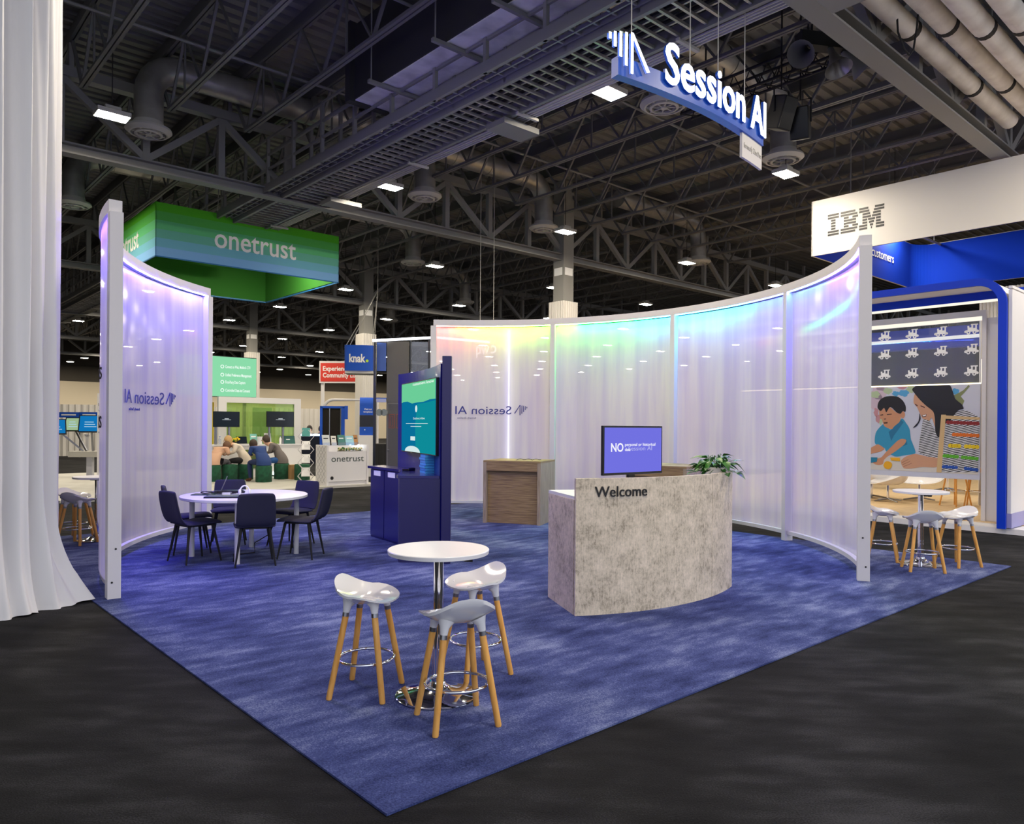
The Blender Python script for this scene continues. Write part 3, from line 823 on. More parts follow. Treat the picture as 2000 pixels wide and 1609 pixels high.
# potted pothos
pt = thing('potted_plant', 'potted trailing green plant standing on the right end of the welcome desk', 'plant', (2.03, 7.42, 1.005))
MB().lathe([(0.075, 0), (0.105, 0.19), (0.112, 0.20), (0.10, 0.195), (0.095, 0.17)], 24, cap=True).build('pot', M['pot'], pt, smooth=True)
MB().lathe([(0.001, 0.172), (0.096, 0.172)], 16, cap=False).build('soil', M['soil'], pt)
def leaf(mb, base, dirv, L, Wd, droop, roll=0.0):
    d = Vector(dirv).normalized(); s = d.cross(Vector((0, 0, 1)))
    s = s.normalized() if s.length > 1e-4 else Vector((1, 0, 0))
    u = s.cross(d).normalized(); s2 = s * math.cos(roll) + u * math.sin(roll); u2 = u * math.cos(roll) - s * math.sin(roll)
    prof = [(0, 0.08), (0.12, 0.62), (0.3, 1.0), (0.55, 0.82), (0.8, 0.38), (1.0, 0.02)]
    vs = []
    for q, w in prof:
        c = Vector(base) + d * (L * q) + Vector((0, 0, -droop * L * q * q))
        vs += [c - s2 * (Wd * w / 2) + u2 * (0.12 * Wd * w), c, c + s2 * (Wd * w / 2) + u2 * (0.12 * Wd * w)]
    fs = []
    for i in range(len(prof) - 1):
        for j in (0, 1): fs.append((3 * i + j, 3 * i + j + 1, 3 * i + j + 4, 3 * i + j + 3))
    mb.add(vs, fs)
rnd = random.Random(3)
lf = MB(); stems = MB()
for i in range(74):
    a = rnd.uniform(0, 2 * PI); e = rnd.uniform(0.05, 1.15); R_ = rnd.uniform(0.06, 0.20)
    top = (math.cos(a) * R_ * math.cos(e * 0.9), math.sin(a) * R_ * math.cos(e * 0.9), 0.19 + 0.14 * math.sin(e) * rnd.uniform(0.5, 1.0))
    if i % 9 == 0: top = (math.cos(a) * 0.22, math.sin(a) * 0.22, 0.15)
    stems.tube([(0.04 * math.cos(a), 0.04 * math.sin(a), 0.17), (top[0] * 0.6, top[1] * 0.6, top[2] + 0.02), top], 0.0028, 5)
    dv = (math.cos(a + rnd.uniform(-0.5, 0.5)), math.sin(a + rnd.uniform(-0.5, 0.5)), rnd.uniform(-0.5, 0.35))
    leaf(lf, top, dv, rnd.uniform(0.09, 0.135), rnd.uniform(0.06, 0.085), rnd.uniform(0.1, 0.5), rnd.uniform(-0.4, 0.4))
stems.build('stems', M['leaf'], pt); lf.build('foliage', M['leaf'], pt, smooth=True)

# ---------------------------------------------------------------- wooden counters
def wood_counter(loc, rz, label, W=0.98, Dp=0.82, H=1.03):
    r = thing('wooden_counter', label, 'counter', (loc[0], loc[1], FZ), rz, 'oak-look demo counters')
    H -= FZ
    MB().box(0, 0.055, 0.0, Dp, 0, H - 0.03).build('side_panel', M['greige_up'], r)
    MB().box(W - 0.055, W, 0.0, Dp, 0, H - 0.03).build('side_panel', M['greige_up'], r)
    MB().box(0.056, W - 0.056, 0.002, 0.03, H - 0.165, H - 0.031).build('apron', M['greige'], r)
    MB().box(0.056, W - 0.056, 0.07, 0.1, 0.0, H - 0.166).build('recessed_panel', M['greige'], r)
    MB().box(0, W, 0, Dp, H - 0.0295, H).build('worktop', M['greige'], r)
    return r
wood_counter((-0.465, 12.2), math.atan2(-0.326, 0.924), 'oak-look demo counter with a recessed front standing before the film wall')
wood_counter((1.72, 11.25), math.radians(-38), 'oak-look demo counter mostly hidden behind the monitor and welcome desk')
g = thing('cable_loop', 'small dark cable lying on the oak-look demo counter', 'cable', (0.3, 12.25, 1.03))
MB().tube([(-0.22 + 0.4 * q / 14, 0.02 * math.sin(q), 0.006 + 0.02 * abs(math.sin(q * 0.7))) for q in range(15)], 0.004, 6).build('cord', M['black_matte'], g)
g['category'] = 'cable'

# ---------------------------------------------------------------- navy kiosk with a big screen
kp = xy(3.55, 4.3)
kk = thing('kiosk', 'navy demo kiosk with a curved back wall and side cabinet', 'kiosk', (kp[0], kp[1], FZ), THETA)
# curved back wall through (0.02,0.0) (0.52,1.0) (0.66,2.07)
def bez(q):
    a, b, c = (-0.075, 0.09), (0.45, 1.02), (0.64, 2.07)
    return tuple((1 - q) ** 2 * a[i] + 2 * q * (1 - q) * (b[i]) + q * q * c[i] for i in (0, 1))
pin = [bez(i / 16) for i in range(17)]; pout = [(x + 0.045, y - 0.012) for x, y in pin]
MB().prism(pin + pout[::-1], 0, 2.30).build('back_wall', mat('teal_to_navy_laminate', '#1d1f7c', 0.3, coat=0.2), kk)
fin = MB().bar((-0.08, 0.045, 1.19), (0.0, -0.025, 1.19), 0.09, 2.38, up=(0, 0, 1)); fin.build('end_post', M['navy_dark'], kk, bevel=0.004)
MB().prism([(-0.075, 0.085), (-0.43, 0.39), (-0.40, 0.46), (-0.10, 0.62), (0.15, 0.62)], 0, 0.965).build('front_panel', M['navy_dark'], kk)
MB().prism([(0.26, 1.42), (0.385, 2.36), (0.60, 2.33), (0.56, 1.60), (0.40, 1.36)], 0, 0.965).build('cabinet', M['navy'], kk)
a, b = Vector((0.26, 1.42)), Vector((0.385, 2.36)); nrm = Vector((-(b - a).y, (b - a).x)).normalized()
for i in range(2):
    p0 = a + (b - a) * (0.02 + 0.49 * i); p1 = a + (b - a) * (0.49 + 0.49 * i)
    q0 = p0 + nrm * 0.016; q1 = p1 + nrm * 0.016
    dr = MB().prism([tuple(p0 + nrm * 0.001), tuple(p1 + nrm * 0.001), tuple(q1), tuple(q0)], 0.03, 0.955).build('door', M['navy'], kk)
    c0 = p0 + (p1 - p0) * 0.25 + nrm * 0.0165; c1 = p0 + (p1 - p0) * 0.75 + nrm * 0.0165
    MB().prism([tuple(c0), tuple(c1), tuple(c1 + nrm * 0.002), tuple(c0 + nrm * 0.002)], 0.875, 0.945).build('label', M['letter_white'], dr)
top = [(-0.02, 0.06), (-0.45, 0.40)] + [(-0.44 + 0.10 * i / 8 + 0.62 * (i / 8) ** 1.5 * 0.9, 0.44 + 1.0 * (i / 8)) for i in range(1, 9)] + [(0.36, 2.42), (0.62, 2.35)] + pin[::-1][1:-1]
top = [(-0.08, 0.09), (-0.445, 0.40), (-0.40, 0.50), (-0.28, 0.66), (-0.12, 0.86), (0.06, 1.10), (0.23, 1.42), (0.36, 2.42), (0.62, 2.40)] + [(x - 0.004, y) for x, y in pin[::-1][1:-1]]
MB().prism(top, 0.967, 1.0).build('counter_top', mat('navy_counter', '#201c66', 0.22, coat=0.4), kk)
# television on the back wall
tv = thing('television', 'large wall television with a green and teal screen on the navy kiosk', 'television', (0, 0, 0))
f0 = Vector((-0.055, 0.20)); f1 = Vector((0.50, 1.765)); w_ = (f1 - f0).length; fa = math.atan2(f1.y - f0.y, f1.x - f0.x)
wp = xy(3.55 + f0.x, 4.3 + f0.y)
tv.location = (wp[0], wp[1], 1.235); tv.rotation_euler = (0, 0, THETA + fa + PI)
# local: screen faces -y after turning half round, along runs -x
MB().box(-w_, 0, 0.0, 0.05, 0, 0.925).box(-w_ * 0.7, -w_ * 0.3, 0.05, 0.10, 0.2, 0.7).build('casing', M['black'], tv, bevel=0.004)
scn = MB().box(-w_ + 0.012, -0.012, -0.003, -0.0005, 0.014, 0.912).build('screen', emit('teal_screen', '#0a7fae', 0.75), tv)
def tvf(a_, b_, d_): return (-w_ + 0.012 + a_ * (w_ - 0.024), -0.0035 - d_, 0.014 + b_ * 0.898)
g_ = MB(); pts = [(0, 0.72), (0.06, 0.735), (0.2, 0.735), (0.34, 0.70), (0.5, 0.71), (0.68, 0.71), (0.85, 0.735), (1, 0.735), (1, 1), (0, 1)]
g_.plate(pts, tvf, 0.001); g_.build('green_area', emit('screen_green', '#74dca4', 0.85), scn)
g_ = MB(); g_.plate([(0.46, 0), (1, 0), (1, 0.715), (0.68, 0.69), (0.5, 0.69), (0.44, 0.4)], tvf, 0.0006); g_.build('teal_area', emit('screen_teal', '#109aa8', 0.8), scn)
g_ = MB(); g_.plate([(0.12 + 0.18 * (1 - math.cos(q * PI / 12)) * 1.3, 0.001 + 0.085 * math.sin(q * PI / 12)) for q in range(13)], tvf, 0.0014)
for (x0, x1, y0, y1) in ((0.30, 0.44, 0.165, 0.225), (0.15, 0.80, 0.405, 0.414), (0.30, 0.62, 0.365, 0.373)): g_.plate([(x0, y0), (x1, y0), (x1, y1), (x0, y1)], tvf, 0.0014)
g_.plate([(0.47 + 0.032 * math.cos(q * PI / 8), 0.62 + 0.05 * math.sin(q * PI / 8)) for q in range(16)], tvf, 0.0014)
letters(g_, 'Subscribe', 0.028, 0.34, lambda a_, b_, d_: tvf(0.38 + a_, 0.47 + b_, 0.0014 + d_), 0.0008)
g_.build('lettering', emit('screen_white_2', '#dff4f4', 0.9), scn)
g_ = MB(); letters(g_, 'customers know', 0.05, 0.6, lambda a_, b_, d_: tvf(0.36 + a_, 0.955 + b_ * 0.8, 0.0014 + d_), 0.0008, 0.01); g_.build('heading', emit('screen_white_3', '#f0fff6', 0.95), scn)
# things on the kiosk counter
bp = xy(3.55 + 0.17, 4.3 + 0.62)
for i in range(7):
    z = 1.012 + i * 0.032
    r = thing('brochure_bundle', 'bundle of blue brochures, %s of the stack on the kiosk counter' % ['bottom', 'second from the bottom', 'third from the bottom', 'middle', 'third from the top', 'second from the top', 'top'][i],
              'brochures', (bp[0] + 0.006 * math.sin(i * 2.3), bp[1] + 0.006 * math.cos(i * 1.7), z), THETA + 1.2 + 0.03 * math.sin(i * 3), 'blue brochure bundles on the kiosk')
    MB().box(-0.14, 0.14, -0.1, 0.1, 0.0, 0.026).build('pages', M.setdefault('brochure', mat('brochure_blue', '#3fa0e0', 0.5)), r)
    MB().box(-0.141, 0.141, -0.101, 0.101, 0.0262, 0.031).build('cover', M.setdefault('brochure_cover', mat('brochure_cover', '#1560b4', 0.4)), r)
bp = xy(3.55 + 0.19, 4.3 + 1.12)
r = thing('card_reader', 'small black device lying on the navy kiosk counter', 'device', (bp[0], bp[1], 1.0125), THETA + 0.5)
MB().box(-0.09, 0.09, -0.05, 0.05, 0, 0.035).build('body', M['black'], r, bevel=0.006)
MB().box(-0.07, 0.07, -0.035, 0.035, 0.0352, 0.038).build('display', M['screen_dark'], r)

# ---------------------------------------------------------------- bar stools
def seat_mesh():
    m = MB(); n, rr = 40, 9; zt = []; vs = []
    def top(x, y):
        xn, yn = x / 0.205, y / 0.18
        r2 = min(1.0, xn * xn + yn * yn)
        b = max(0.0, (yn - 0.05) / 0.95)
        fr = max(0.0, -yn - 0.25)
        return 0.585 + 0.105 * b ** 1.7 * (1 - 0.30 * abs(xn) ** 2) - 0.035 * fr ** 1.6 - 0.018 * (1 - r2) + 0.02 * xn * xn * (1 - abs(yn))
    def fp(a, q):
        c, s = math.cos(a), math.sin(a); e = 0.78
        x = math.copysign(abs(c) ** e, c) * 0.205 * q; y = math.copysign(abs(s) ** e, s) * 0.18 * q
        if y > 0: x *= 1 - 0.10 * (y / 0.18)
        return x, y
    def und(x, y):
        q = min(1.0, math.hypot(x / 0.205, y / 0.18))
        return top(x, y) - 0.010 - 0.030 * (1 - q ** 2.2) - 0.012 * max(0, y / 0.18)
    for fn in (top, und):
        vs.append((0, 0, fn(0, 0)))
        for i in range(1, rr + 1):
            for j in range(n):
                x, y = fp(2 * PI * j / n, i / rr); vs.append((x, y + (0.0 if fn is top else 0.0), fn(x, y)))
    K = 1 + rr * n; fs = []
    for b, fl in ((0, 0), (K, 1)):
        for j in range(n):
            fs.append((b, b + 1 + j, b + 1 + (j + 1) % n))
            for i in range(rr - 1):
                p, q = b + 1 + i * n, b + 1 + (i + 1) * n
                fs.append((p + j, q + j, q + (j + 1) % n, p + (j + 1) % n))
    e0, e1_ = 1 + (rr - 1) * n, K + 1 + (rr - 1) * n
    for j in range(n): fs.append((e0 + j, e0 + (j + 1) % n, e1_ + (j + 1) % n, e1_ + j))
    m.add(vs, fs); return m
STOOLS = 'white saddle bar stools with wooden legs'
def make_stool(label):
    r = thing('bar_stool', label, 'stool', (0, 0, FZ), 0, STOOLS)
    seat_mesh().build('seat', M['white_plastic'], r, smooth=True)
    tops = [(-0.105, -0.085), (0.105, -0.085), (0.105, 0.085), (-0.105, 0.085)]
    for (x, y) in tops:
        g = 1.0
        so = MB(); co = MB(); so.tube([(x * 0.86, y * 0.86, 0.56), (x * 0.97, y * 0.97, 0.53), (x * 1.03, y * 1.03, 0.492)], [0.045, 0.026, 0.0195], 14)
        co.tube([(x * 1.03, y * 1.03, 0.493), (x * 1.055, y * 1.055, 0.470)], 0.0200, 14)
        so.build('leg_socket', M['white_plastic'], r, smooth=True); co.build('leg_collar', M['steel'], r, smooth=True)
    for (x, y) in tops:
        MB().tube([(x * 1.04, y * 1.04, 0.475), (x * 1.66, y * 1.9, 0.006), (x * 1.665, y * 1.905, 0.0)], [0.0185, 0.0172, 0.015], 14).build('leg', M['wood_leg'], r, smooth=True)
    MB().tube([(0.172 * math.cos(q * PI / 24), 0.16 * math.sin(q * PI / 24), 0.205) for q in range(48)], 0.0085, 10, closed=True).build('foot_ring', M['chrome'], r, smooth=True)
    return r
def make_bar_table(label, h=0.86):
    r = thing('bar_table', label, 'table', (0, 0, FZ), 0, 'round white pedestal tables')
    MB().lathe([(0.28, h - 0.028), (0.295, h - 0.025), (0.298, h - 0.004), (0.294, h)], 64).build('tabletop', M['white_top'], r, smooth=True)
    MB().lathe([(0.245, 0.0), (0.247, 0.006), (0.235, 0.012), (0.16, 0.026), (0.08, 0.048), (0.05, 0.07), (0.045, 0.085)], 56).build('base', M['chrome'], r, smooth=True)
    MB().lathe([(0.038, 0.086), (0.038, 0.11), (0.034, 0.112), (0.034, 0.42)], 28).build('outer_column', M['chrome'], r, smooth=True)
    MB().lathe([(0.030, 0.421), (0.030, h - 0.05)], 28).build('column', M['chrome'], r, smooth=True)
    MB().lathe([(0.09, h - 0.049), (0.09, h - 0.029)], 28).build('mount', M['black_matte'], r)
    MB().bar((0.03, 0.0, h - 0.06), (0.17, 0.02, h - 0.065), 0.02).tube([(0.15, 0.018, h - 0.065), (0.2, 0.022, h - 0.068)], 0.014, 8).build('lever', M['black_matte'], r)
    return r
bt = make_bar_table('white round pedestal table with three stools at the front of the blue carpet')
bt.location = (-0.427, 4.40, FZ)
s1 = make_stool('white bar stool left of the front round table, nothing in front of it')
s1.location = (-0.855, 4.45, FZ); s1.rotation_euler = (0, 0, math.radians(80))
dup(s1, (-0.285, 4.02, FZ), math.radians(-156), 'white bar stool nearest the camera, its raised back hiding the front table base')
dup(s1, (-0.225, 4.83, FZ), math.radians(-58), 'white bar stool half hidden behind the front round table post')
dup(bt, (4.80, 8.76, FZ), 0.4, 'white round pedestal table outside the curved wall by the royal blue arch')
for (x, y, rz, lb) in ((4.50, 9.05, 62, 'white bar stool beside the end post of the long film wall'), (4.62, 8.38, 168, 'white bar stool seen from its back, in front of the outer round table'), (5.20, 8.70, -75, 'white bar stool on the outer side of that round table, toward the blue post')):
    dup(s1, (x, y, FZ), math.radians(rz), lb)
dup(bt, (-5.60, 10.10, FZ), 0.2, 'white round pedestal table outside the shorter curved wall, past the drape')
dup(s1, (-5.68, 9.78, FZ), math.radians(170), 'white bar stool seen from its back between the drape and the shorter curved wall')
dup(s1, (-6.02, 10.28, FZ), math.radians(80), 'white bar stool partly hidden behind the big drape edge')

# ---------------------------------------------------------------- meeting table and chairs
ct = thing('meeting_table', 'large round white meeting table ringed by dark chairs', 'table', (-3.22, 9.03, FZ))
MB().lathe([(0.725, 0.698), (0.73, 0.702), (0.73, 0.728), (0.725, 0.732)], 96).build('tabletop', M['white_top'], ct, smooth=True)
for i in range(4):
    a = math.radians(-78 + 90 * i)
    MB().tube([(0.60 * math.cos(a), 0.60 * math.sin(a), 0.0), (0.60 * math.cos(a), 0.60 * math.sin(a), 0.697)], 0.03, 18).build('leg', M['white_paint'], ct, smooth=True)
def shell(mb, prof, w, th, n=14):
    """padded sheet: prof = list of (y, z, width scale, curve), extruded across x, with thickness"""
    m = len(prof); vs = []
    def nrm(i):
        a = prof[max(i - 1, 0)]; b = prof[min(i + 1, m - 1)]; dy, dz = b[0] - a[0], b[1] - a[1]; l = math.hypot(dy, dz); return (-dz / l, dy / l)
    for side in (0, 1):
        for i, (y, z, ws, cv) in enumerate(prof):
            ny, nz = nrm(i)
            for j in range(n + 1):
                q = j / n * 2 - 1; ed = 1 - abs(q) ** 6 * 0.75
                off = cv * q * q; tt = th * ed / 2 * (1 if side else -1)
                vs.append((q * w / 2 * ws, y + ny * (off + tt), z + nz * (off + tt)))
    K = m * (n + 1); fs = []
    for b in (0, K):
        for i in range(m - 1):
            for j in range(n): p = b + i * (n + 1) + j; fs.append((p, p + 1, p + n + 2, p + n + 1))
    for i in range(m - 1):
        for j in (0, n): p = i * (n + 1) + j; fs.append((p, p + n + 1, K + p + n + 1, K + p))
    for i in (0, m - 1):
        for j in range(n): p = i * (n + 1) + j; fs.append((p, p + 1, K + p + 1, K + p))
    return mb.add(vs, fs)
def make_chair(label):
    r = thing('side_chair', label, 'chair', (0, 0, FZ), 0, 'dark fabric chairs at the round meeting table')
    shell(MB(), [(0.235, 0.435, 0.86, 0), (0.225, 0.452, 0.94, 0), (0.15, 0.458, 1.0, 0.004), (0.0, 0.452, 1.0, 0.008), (-0.12, 0.448, 0.98, 0.012), (-0.185, 0.458, 0.95, 0.016)], 0.45, 0.045).build('seat', M['fabric'], r, smooth=True, sub=1)
    shell(MB(), [(-0.186, 0.460, 0.95, 0.016), (-0.222, 0.50, 0.94, 0.022), (-0.24, 0.56, 0.93, 0.03), (-0.262, 0.66, 0.92, 0.035), (-0.285, 0.76, 0.90, 0.03), (-0.297, 0.805, 0.87, 0.024), (-0.301, 0.825, 0.78, 0.018)], 0.45, 0.040).build('backrest', M['fabric'], r, smooth=True, sub=1)
    f = MB().box(-0.16, 0.16, -0.15, -0.12, 0.412, 0.427).box(-0.16, 0.16, 0.13, 0.16, 0.412, 0.427).box(-0.16, -0.13, -0.15, 0.16, 0.412, 0.427).box(0.13, 0.16, -0.15, 0.16, 0.412, 0.427)
    f.build('seat_frame', M['black_matte'], r)
    for (x, y) in ((-0.15, 0.145), (0.15, 0.145), (0.15, -0.135), (-0.15, -0.135)):
        MB().tube([(x, y, 0.42), (x * 1.42, y * 1.5, 0.0)], [0.017, 0.0095], 12).build('leg', M['black_matte'], r, smooth=True)
    return r
chairs = [((-2.91, 8.47), (-3.13, 9.0), 'dark chair with its back to the camera in front of the round meeting table'),
          ((-2.51, 8.95), (-3.2, 9.0), 'dark chair seen side-on at the kiosk side of the meeting table'),
          ((-3.66, 8.62), (-3.33, 9.03), 'dark chair nearest the camera by the shorter curved wall'),
          ((-3.97, 9.24), (-3.3, 9.6), 'dark chair behind another one, close to the shorter film wall'),
          ((-3.75, 9.92), (-3.45, 9.0), 'dark chair facing the camera behind the laptops on the round table'),
          ((-2.90, 9.85), (-3.25, 9.1), 'dark chair facing the camera at the far side of the table, nearest the kiosk')]
c0_ = None
for (p, q, lb) in chairs:
    rz = math.atan2(q[1] - p[1], q[0] - p[0]) - PI / 2
    if c0_ is None: c0_ = make_chair(lb); c0_.location = (p[0], p[1], FZ); c0_.rotation_euler = (0, 0, rz)
    else: dup(c0_, (p[0], p[1], FZ), rz, lb)
TZ = FZ + 0.732
def laptop(x, y, rz, label, w=0.34, d=0.235):
    r = thing('laptop', label, 'laptop', (x, y, TZ), rz, 'closed laptops on the round table')
    MB().box(-w / 2, w / 2, -d / 2, d / 2, 0.0, 0.011).build('base', M['black'], r, bevel=0.003)
    MB().box(-w / 2, w / 2, -d / 2, d / 2, 0.012, 0.019).build('lid', M.setdefault('lap_lid', mat('laptop_lid', '#23304e', 0.35, 0.5)), r, bevel=0.003)
    return r
laptop(-3.33, 8.66, 0.12, 'closed dark laptop at the front edge of the round meeting table', 0.40, 0.24)
laptop(-3.52, 9.32, 0.5, 'closed pale-edged laptop under the tangle of cables on the round table', 0.34, 0.24)
r = thing('tablet', 'dark green tablet lying on the round meeting table', 'tablet', (-3.68, 8.95, TZ), 0.1)
MB().box(-0.13, 0.13, -0.1, 0.1, 0, 0.012).build('case', M.setdefault('tab_case', mat('tablet_case', '#1f4038', 0.5)), r, bevel=0.003)
MB().box(-0.12, 0.12, -0.09, 0.09, 0.0122, 0.0135).build('screen', M['screen_dark'], r)
r = thing('cable_tangle', 'tangle of dark cables and chargers on the round meeting table', 'cables', (-3.42, 8.98, TZ))
rn = random.Random(5)
for k in range(5):
    pts = []; x, y = rn.uniform(-0.15, 0.05), rn.uniform(-0.1, 0.1)
    for q in range(18):
        pts.append((x + 0.14 * math.sin(q * 0.7 + k), y + 0.09 * math.cos(q * 0.9 + k * 2), 0.006 + 0.035 * abs(math.sin(q * 0.5 + k))))
    MB().tube(pts, 0.0045, 6).build('cable', M['black_matte'], r, smooth=True)
MB().box(-0.05, 0.05, -0.03, 0.03, 0, 0.03).build('charger', M['letter_white'], r, bevel=0.004)
r = thing('headset', 'white headset standing on the round meeting table', 'headset', (-3.19, 8.93, TZ), 0.3)
MB().tube([(-0.055 * math.cos(q * PI / 14), 0.0, 0.03 + 0.085 * math.sin(q * PI / 14)) for q in range(15)], 0.008, 8).build('headband', M['letter_white'], r, smooth=True)
for x in (-0.055, 0.055): MB().sphere((x, 0, 0.042), (0.018, 0.032, 0.034), 14).build('ear_cup', M['letter_white'], r, smooth=True)
r = thing('thin_stand', 'thin leaning metal stand on the round meeting table', 'stand', (-3.50, 9.02, TZ), 0)
MB().box(-0.05, 0.05, -0.03, 0.03, 0.0, 0.012).build('base', M['steel'], r)
MB().tube([(-0.02, 0, 0.012), (0.06, 0.02, 0.22)], 0.005, 6).build('rod', M['steel'], r)
r = thing('cable_loop', 'dark power cable hanging under the round meeting table to the carpet', 'cable', (-3.1, 9.2, FZ))
MB().tube([(0.1, 0, 0.69), (0.14, 0.02, 0.5), (0.16, 0.04, 0.34), (0.10, 0.05, 0.22), (0.02, 0.03, 0.17), (-0.06, 0, 0.12), (-0.05, -0.02, 0.006), (-0.25, -0.2, 0.006)], 0.006, 6).build('cord', M['black_matte'], r)

# ---------------------------------------------------------------- big white drape at the near left
m = MB(); base = [(-7.3, 5.2), (-6.3, 5.35), (-5.3, 5.38), (-4.68, 5.57), (-4.29, 5.85), (-4.09, 6.22), (-4.1, 6.6), (-4.35, 6.95), (-4.9, 7.25), (-5.8, 7.4)]
def cr(P, q):
    n = len(P) - 1; f = q * n; i = min(int(f), n - 1); t = f - i
    a, b, c, d = P[max(i - 1, 0)], P[i], P[i + 1], P[min(i + 2, n)]
    return tuple(0.5 * ((2 * b[k]) + (-a[k] + c[k]) * t + (2 * a[k] - 5 * b[k] + 4 * c[k] - d[k]) * t * t + (-a[k] + 3 * b[k] - 3 * c[k] + d[k]) * t ** 3) for k in (0, 1))
NA, NZ = 360, 56; vs = []
for i in range(NA + 1):
    q = i / NA; x, y = cr(base, q); x2, y2 = cr(base, min(1, q + 0.004)); x1, y1 = cr(base, max(0, q - 0.004))
    tx, ty = x2 - x1, y2 - y1; l = math.hypot(tx, ty); nx, ny = ty / l, -tx / l
    for j in range(NZ + 1):
        h = j / NZ; z = 7.0 * h ** 1.4
        lo = max(0.0, 1 - z / 1.0)
        fold = 0.060 * math.sin(q * 95 + 1.3 * math.sin(q * 21)) * (1 - 0.45 * lo) + 0.025 * math.sin(q * 211 + z * 0.6) + 0.05 * lo * math.sin(q * 40 + 3 * z)
        flare = 0.15 * lo ** 1.8 * (0.55 + 0.45 * math.sin(q * 26 - 1.2))
        tail = 0.22 * lo ** 2.6 * math.exp(-((q - 0.665) / 0.05) ** 2)
        r_ = fold + flare + tail
        vs.append((x + nx * r_, y + ny * r_, max(0.004, z + (0.02 * math.sin(q * 60) if z < 0.3 else 0) * lo)))
m.add(vs, [(i * (NZ + 1) + j, (i + 1) * (NZ + 1) + j, (i + 1) * (NZ + 1) + j + 1, i * (NZ + 1) + j + 1) for i in range(NA) for j in range(NZ)])
tag(m.build('drape', M['curtain'], smooth=True), 'tall white cloth drape hanging to the black carpet at the near left', 'drape')

# ================================================================ THE WHITE AND ROYAL BLUE BOOTH AT THE RIGHT
# big square hanging sign: white outside, blue inside
hz0, hz1 = 5.23, 6.385
r = booth('hanging_sign', 'huge square hanging sign, white outside with striped dark letters and royal blue inside', 'sign', 13.6, 5.0)
# local x along s, local y along t ; near face at x = 0, far corner at y = 0
LW = 5.75
def ring(off, th, k): 
    return [(-off, -12.0, -off + th, 0.0 + off)]
MB().box(0, 0.03, -12, 0, hz0, hz1).box(0, LW, -0.03, 0, hz0, hz1).box(LW - 0.03, LW, -12, 0, hz0, hz1).box(0, LW, -12, -11.97, hz0, hz1).build('outer_skin', M['white_fabric'], r)
m = MB().box(0.0305, 0.06, -11.96, -0.031, hz0 + 0.002, hz1 - 0.01)
n = 10; arc = [(LW - 0.55 + 0.5 * math.sin(i / n * PI / 2), -0.05 - 0.5 * (1 - math.cos(i / n * PI / 2))) for i in range(n + 1)]
pl = [(0.062, -0.05)] + arc + [(LW - 0.05, -11.9)]; pl2 = [(x, y + 0.015) for x, y in pl]
for i in range(len(pl) - 1):
    a, b = pl[i], pl[i + 1]
    m.add([(a[0], a[1], hz0), (b[0], b[1], hz0), (b[0], b[1], hz1 - 0.02), (a[0], a[1], hz1 - 0.02)], [(0, 1, 2, 3)])
m.build('inner_skin', M['ibm_blue'], r)
m = MB()
for x in (0.5, LW - 0.5):
    for y in (-0.6, -6, -11.4): m.tube([(x, y, hz1 - 0.05), (x, y, DECK)], 0.012, 5)
for y in (-0.6, -6, -11.4): m.box(0.03, LW - 0.03, y - 0.02, y + 0.02, hz1 - 0.08, hz1 - 0.04)
m.build('suspension_cable', M['roof_steel'], r)
rows = [[(0, 9), (10.5, 22), (25, 32), (37, 44)], [(0, 9), (10.5, 23.6), (25, 32.7), (36.3, 44)], [(2.7, 6.3), (13, 16.8), (19.8, 24.2), (27.6, 33.4), (35.6, 41.4)],
        [(2.7, 6.3), (13, 22.6), (27.6, 34.1), (34.9, 41.4)], [(2.7, 6.3), (13, 22.6), (27.6, 31.2), (31.9, 37.1), (37.8, 41.4)], [(2.7, 6.3), (13, 16.8), (19.8, 24.2), (27.6, 31.2), (32.6, 36.4), (37.8, 41.4)],
        [(0, 9), (10.5, 23.6), (25, 31.2), (33.3, 35.7), (37.8, 44)], [(0, 9), (10.5, 22), (25, 31.2), (34.1, 34.9), (37.8, 44)]]
t0, zt_ = on_s(1617, 420, 13.6); t1, _ = on_s(1727, 440, 13.6); t2, zb_ = on_s(1618, 463, 13.6)
Wl = t0 - t1; hh = (zt_ - zb_) / 8
m = MB(); u = Wl / 44
for i, rw_ in enumerate(rows):
    for a, b in rw_:
        y0 = t0 - 5.0 - a * u; y1 = t0 - 5.0 - b * u
        m.box(-0.004, -0.0005, y1, y0, zt_ - (i + 0.72) * hh - hh * 0.0, zt_ - i * hh)
m.build('lettering', M['letter_black'], r)
sB, zB = on_t(1703, 492, 4.94); sE, zE = on_t(1744, 505, 4.94)
m = MB(); letters(m, 'for customers', 0.22, 1.75, flat((sE - 13.6 - 1.68, -0.052, 5.70), (1, 0, 0), out=(0, -1, 0))); m.build('small_lettering', M['letter_white'], r)

# pale stage with oak floor
r = booth('stage_floor', 'low white stage with pale oak floor outside the curved wall at the right', 'platform', 11.55, -8)
MB().box(0, 12, 0, 18, 0.0, 0.085).build('base', M['white_wall'], r)
MB().box(0.55, 12, 0, 18, 0.0855, 0.10).build('oak_floor', M['oak'], r)
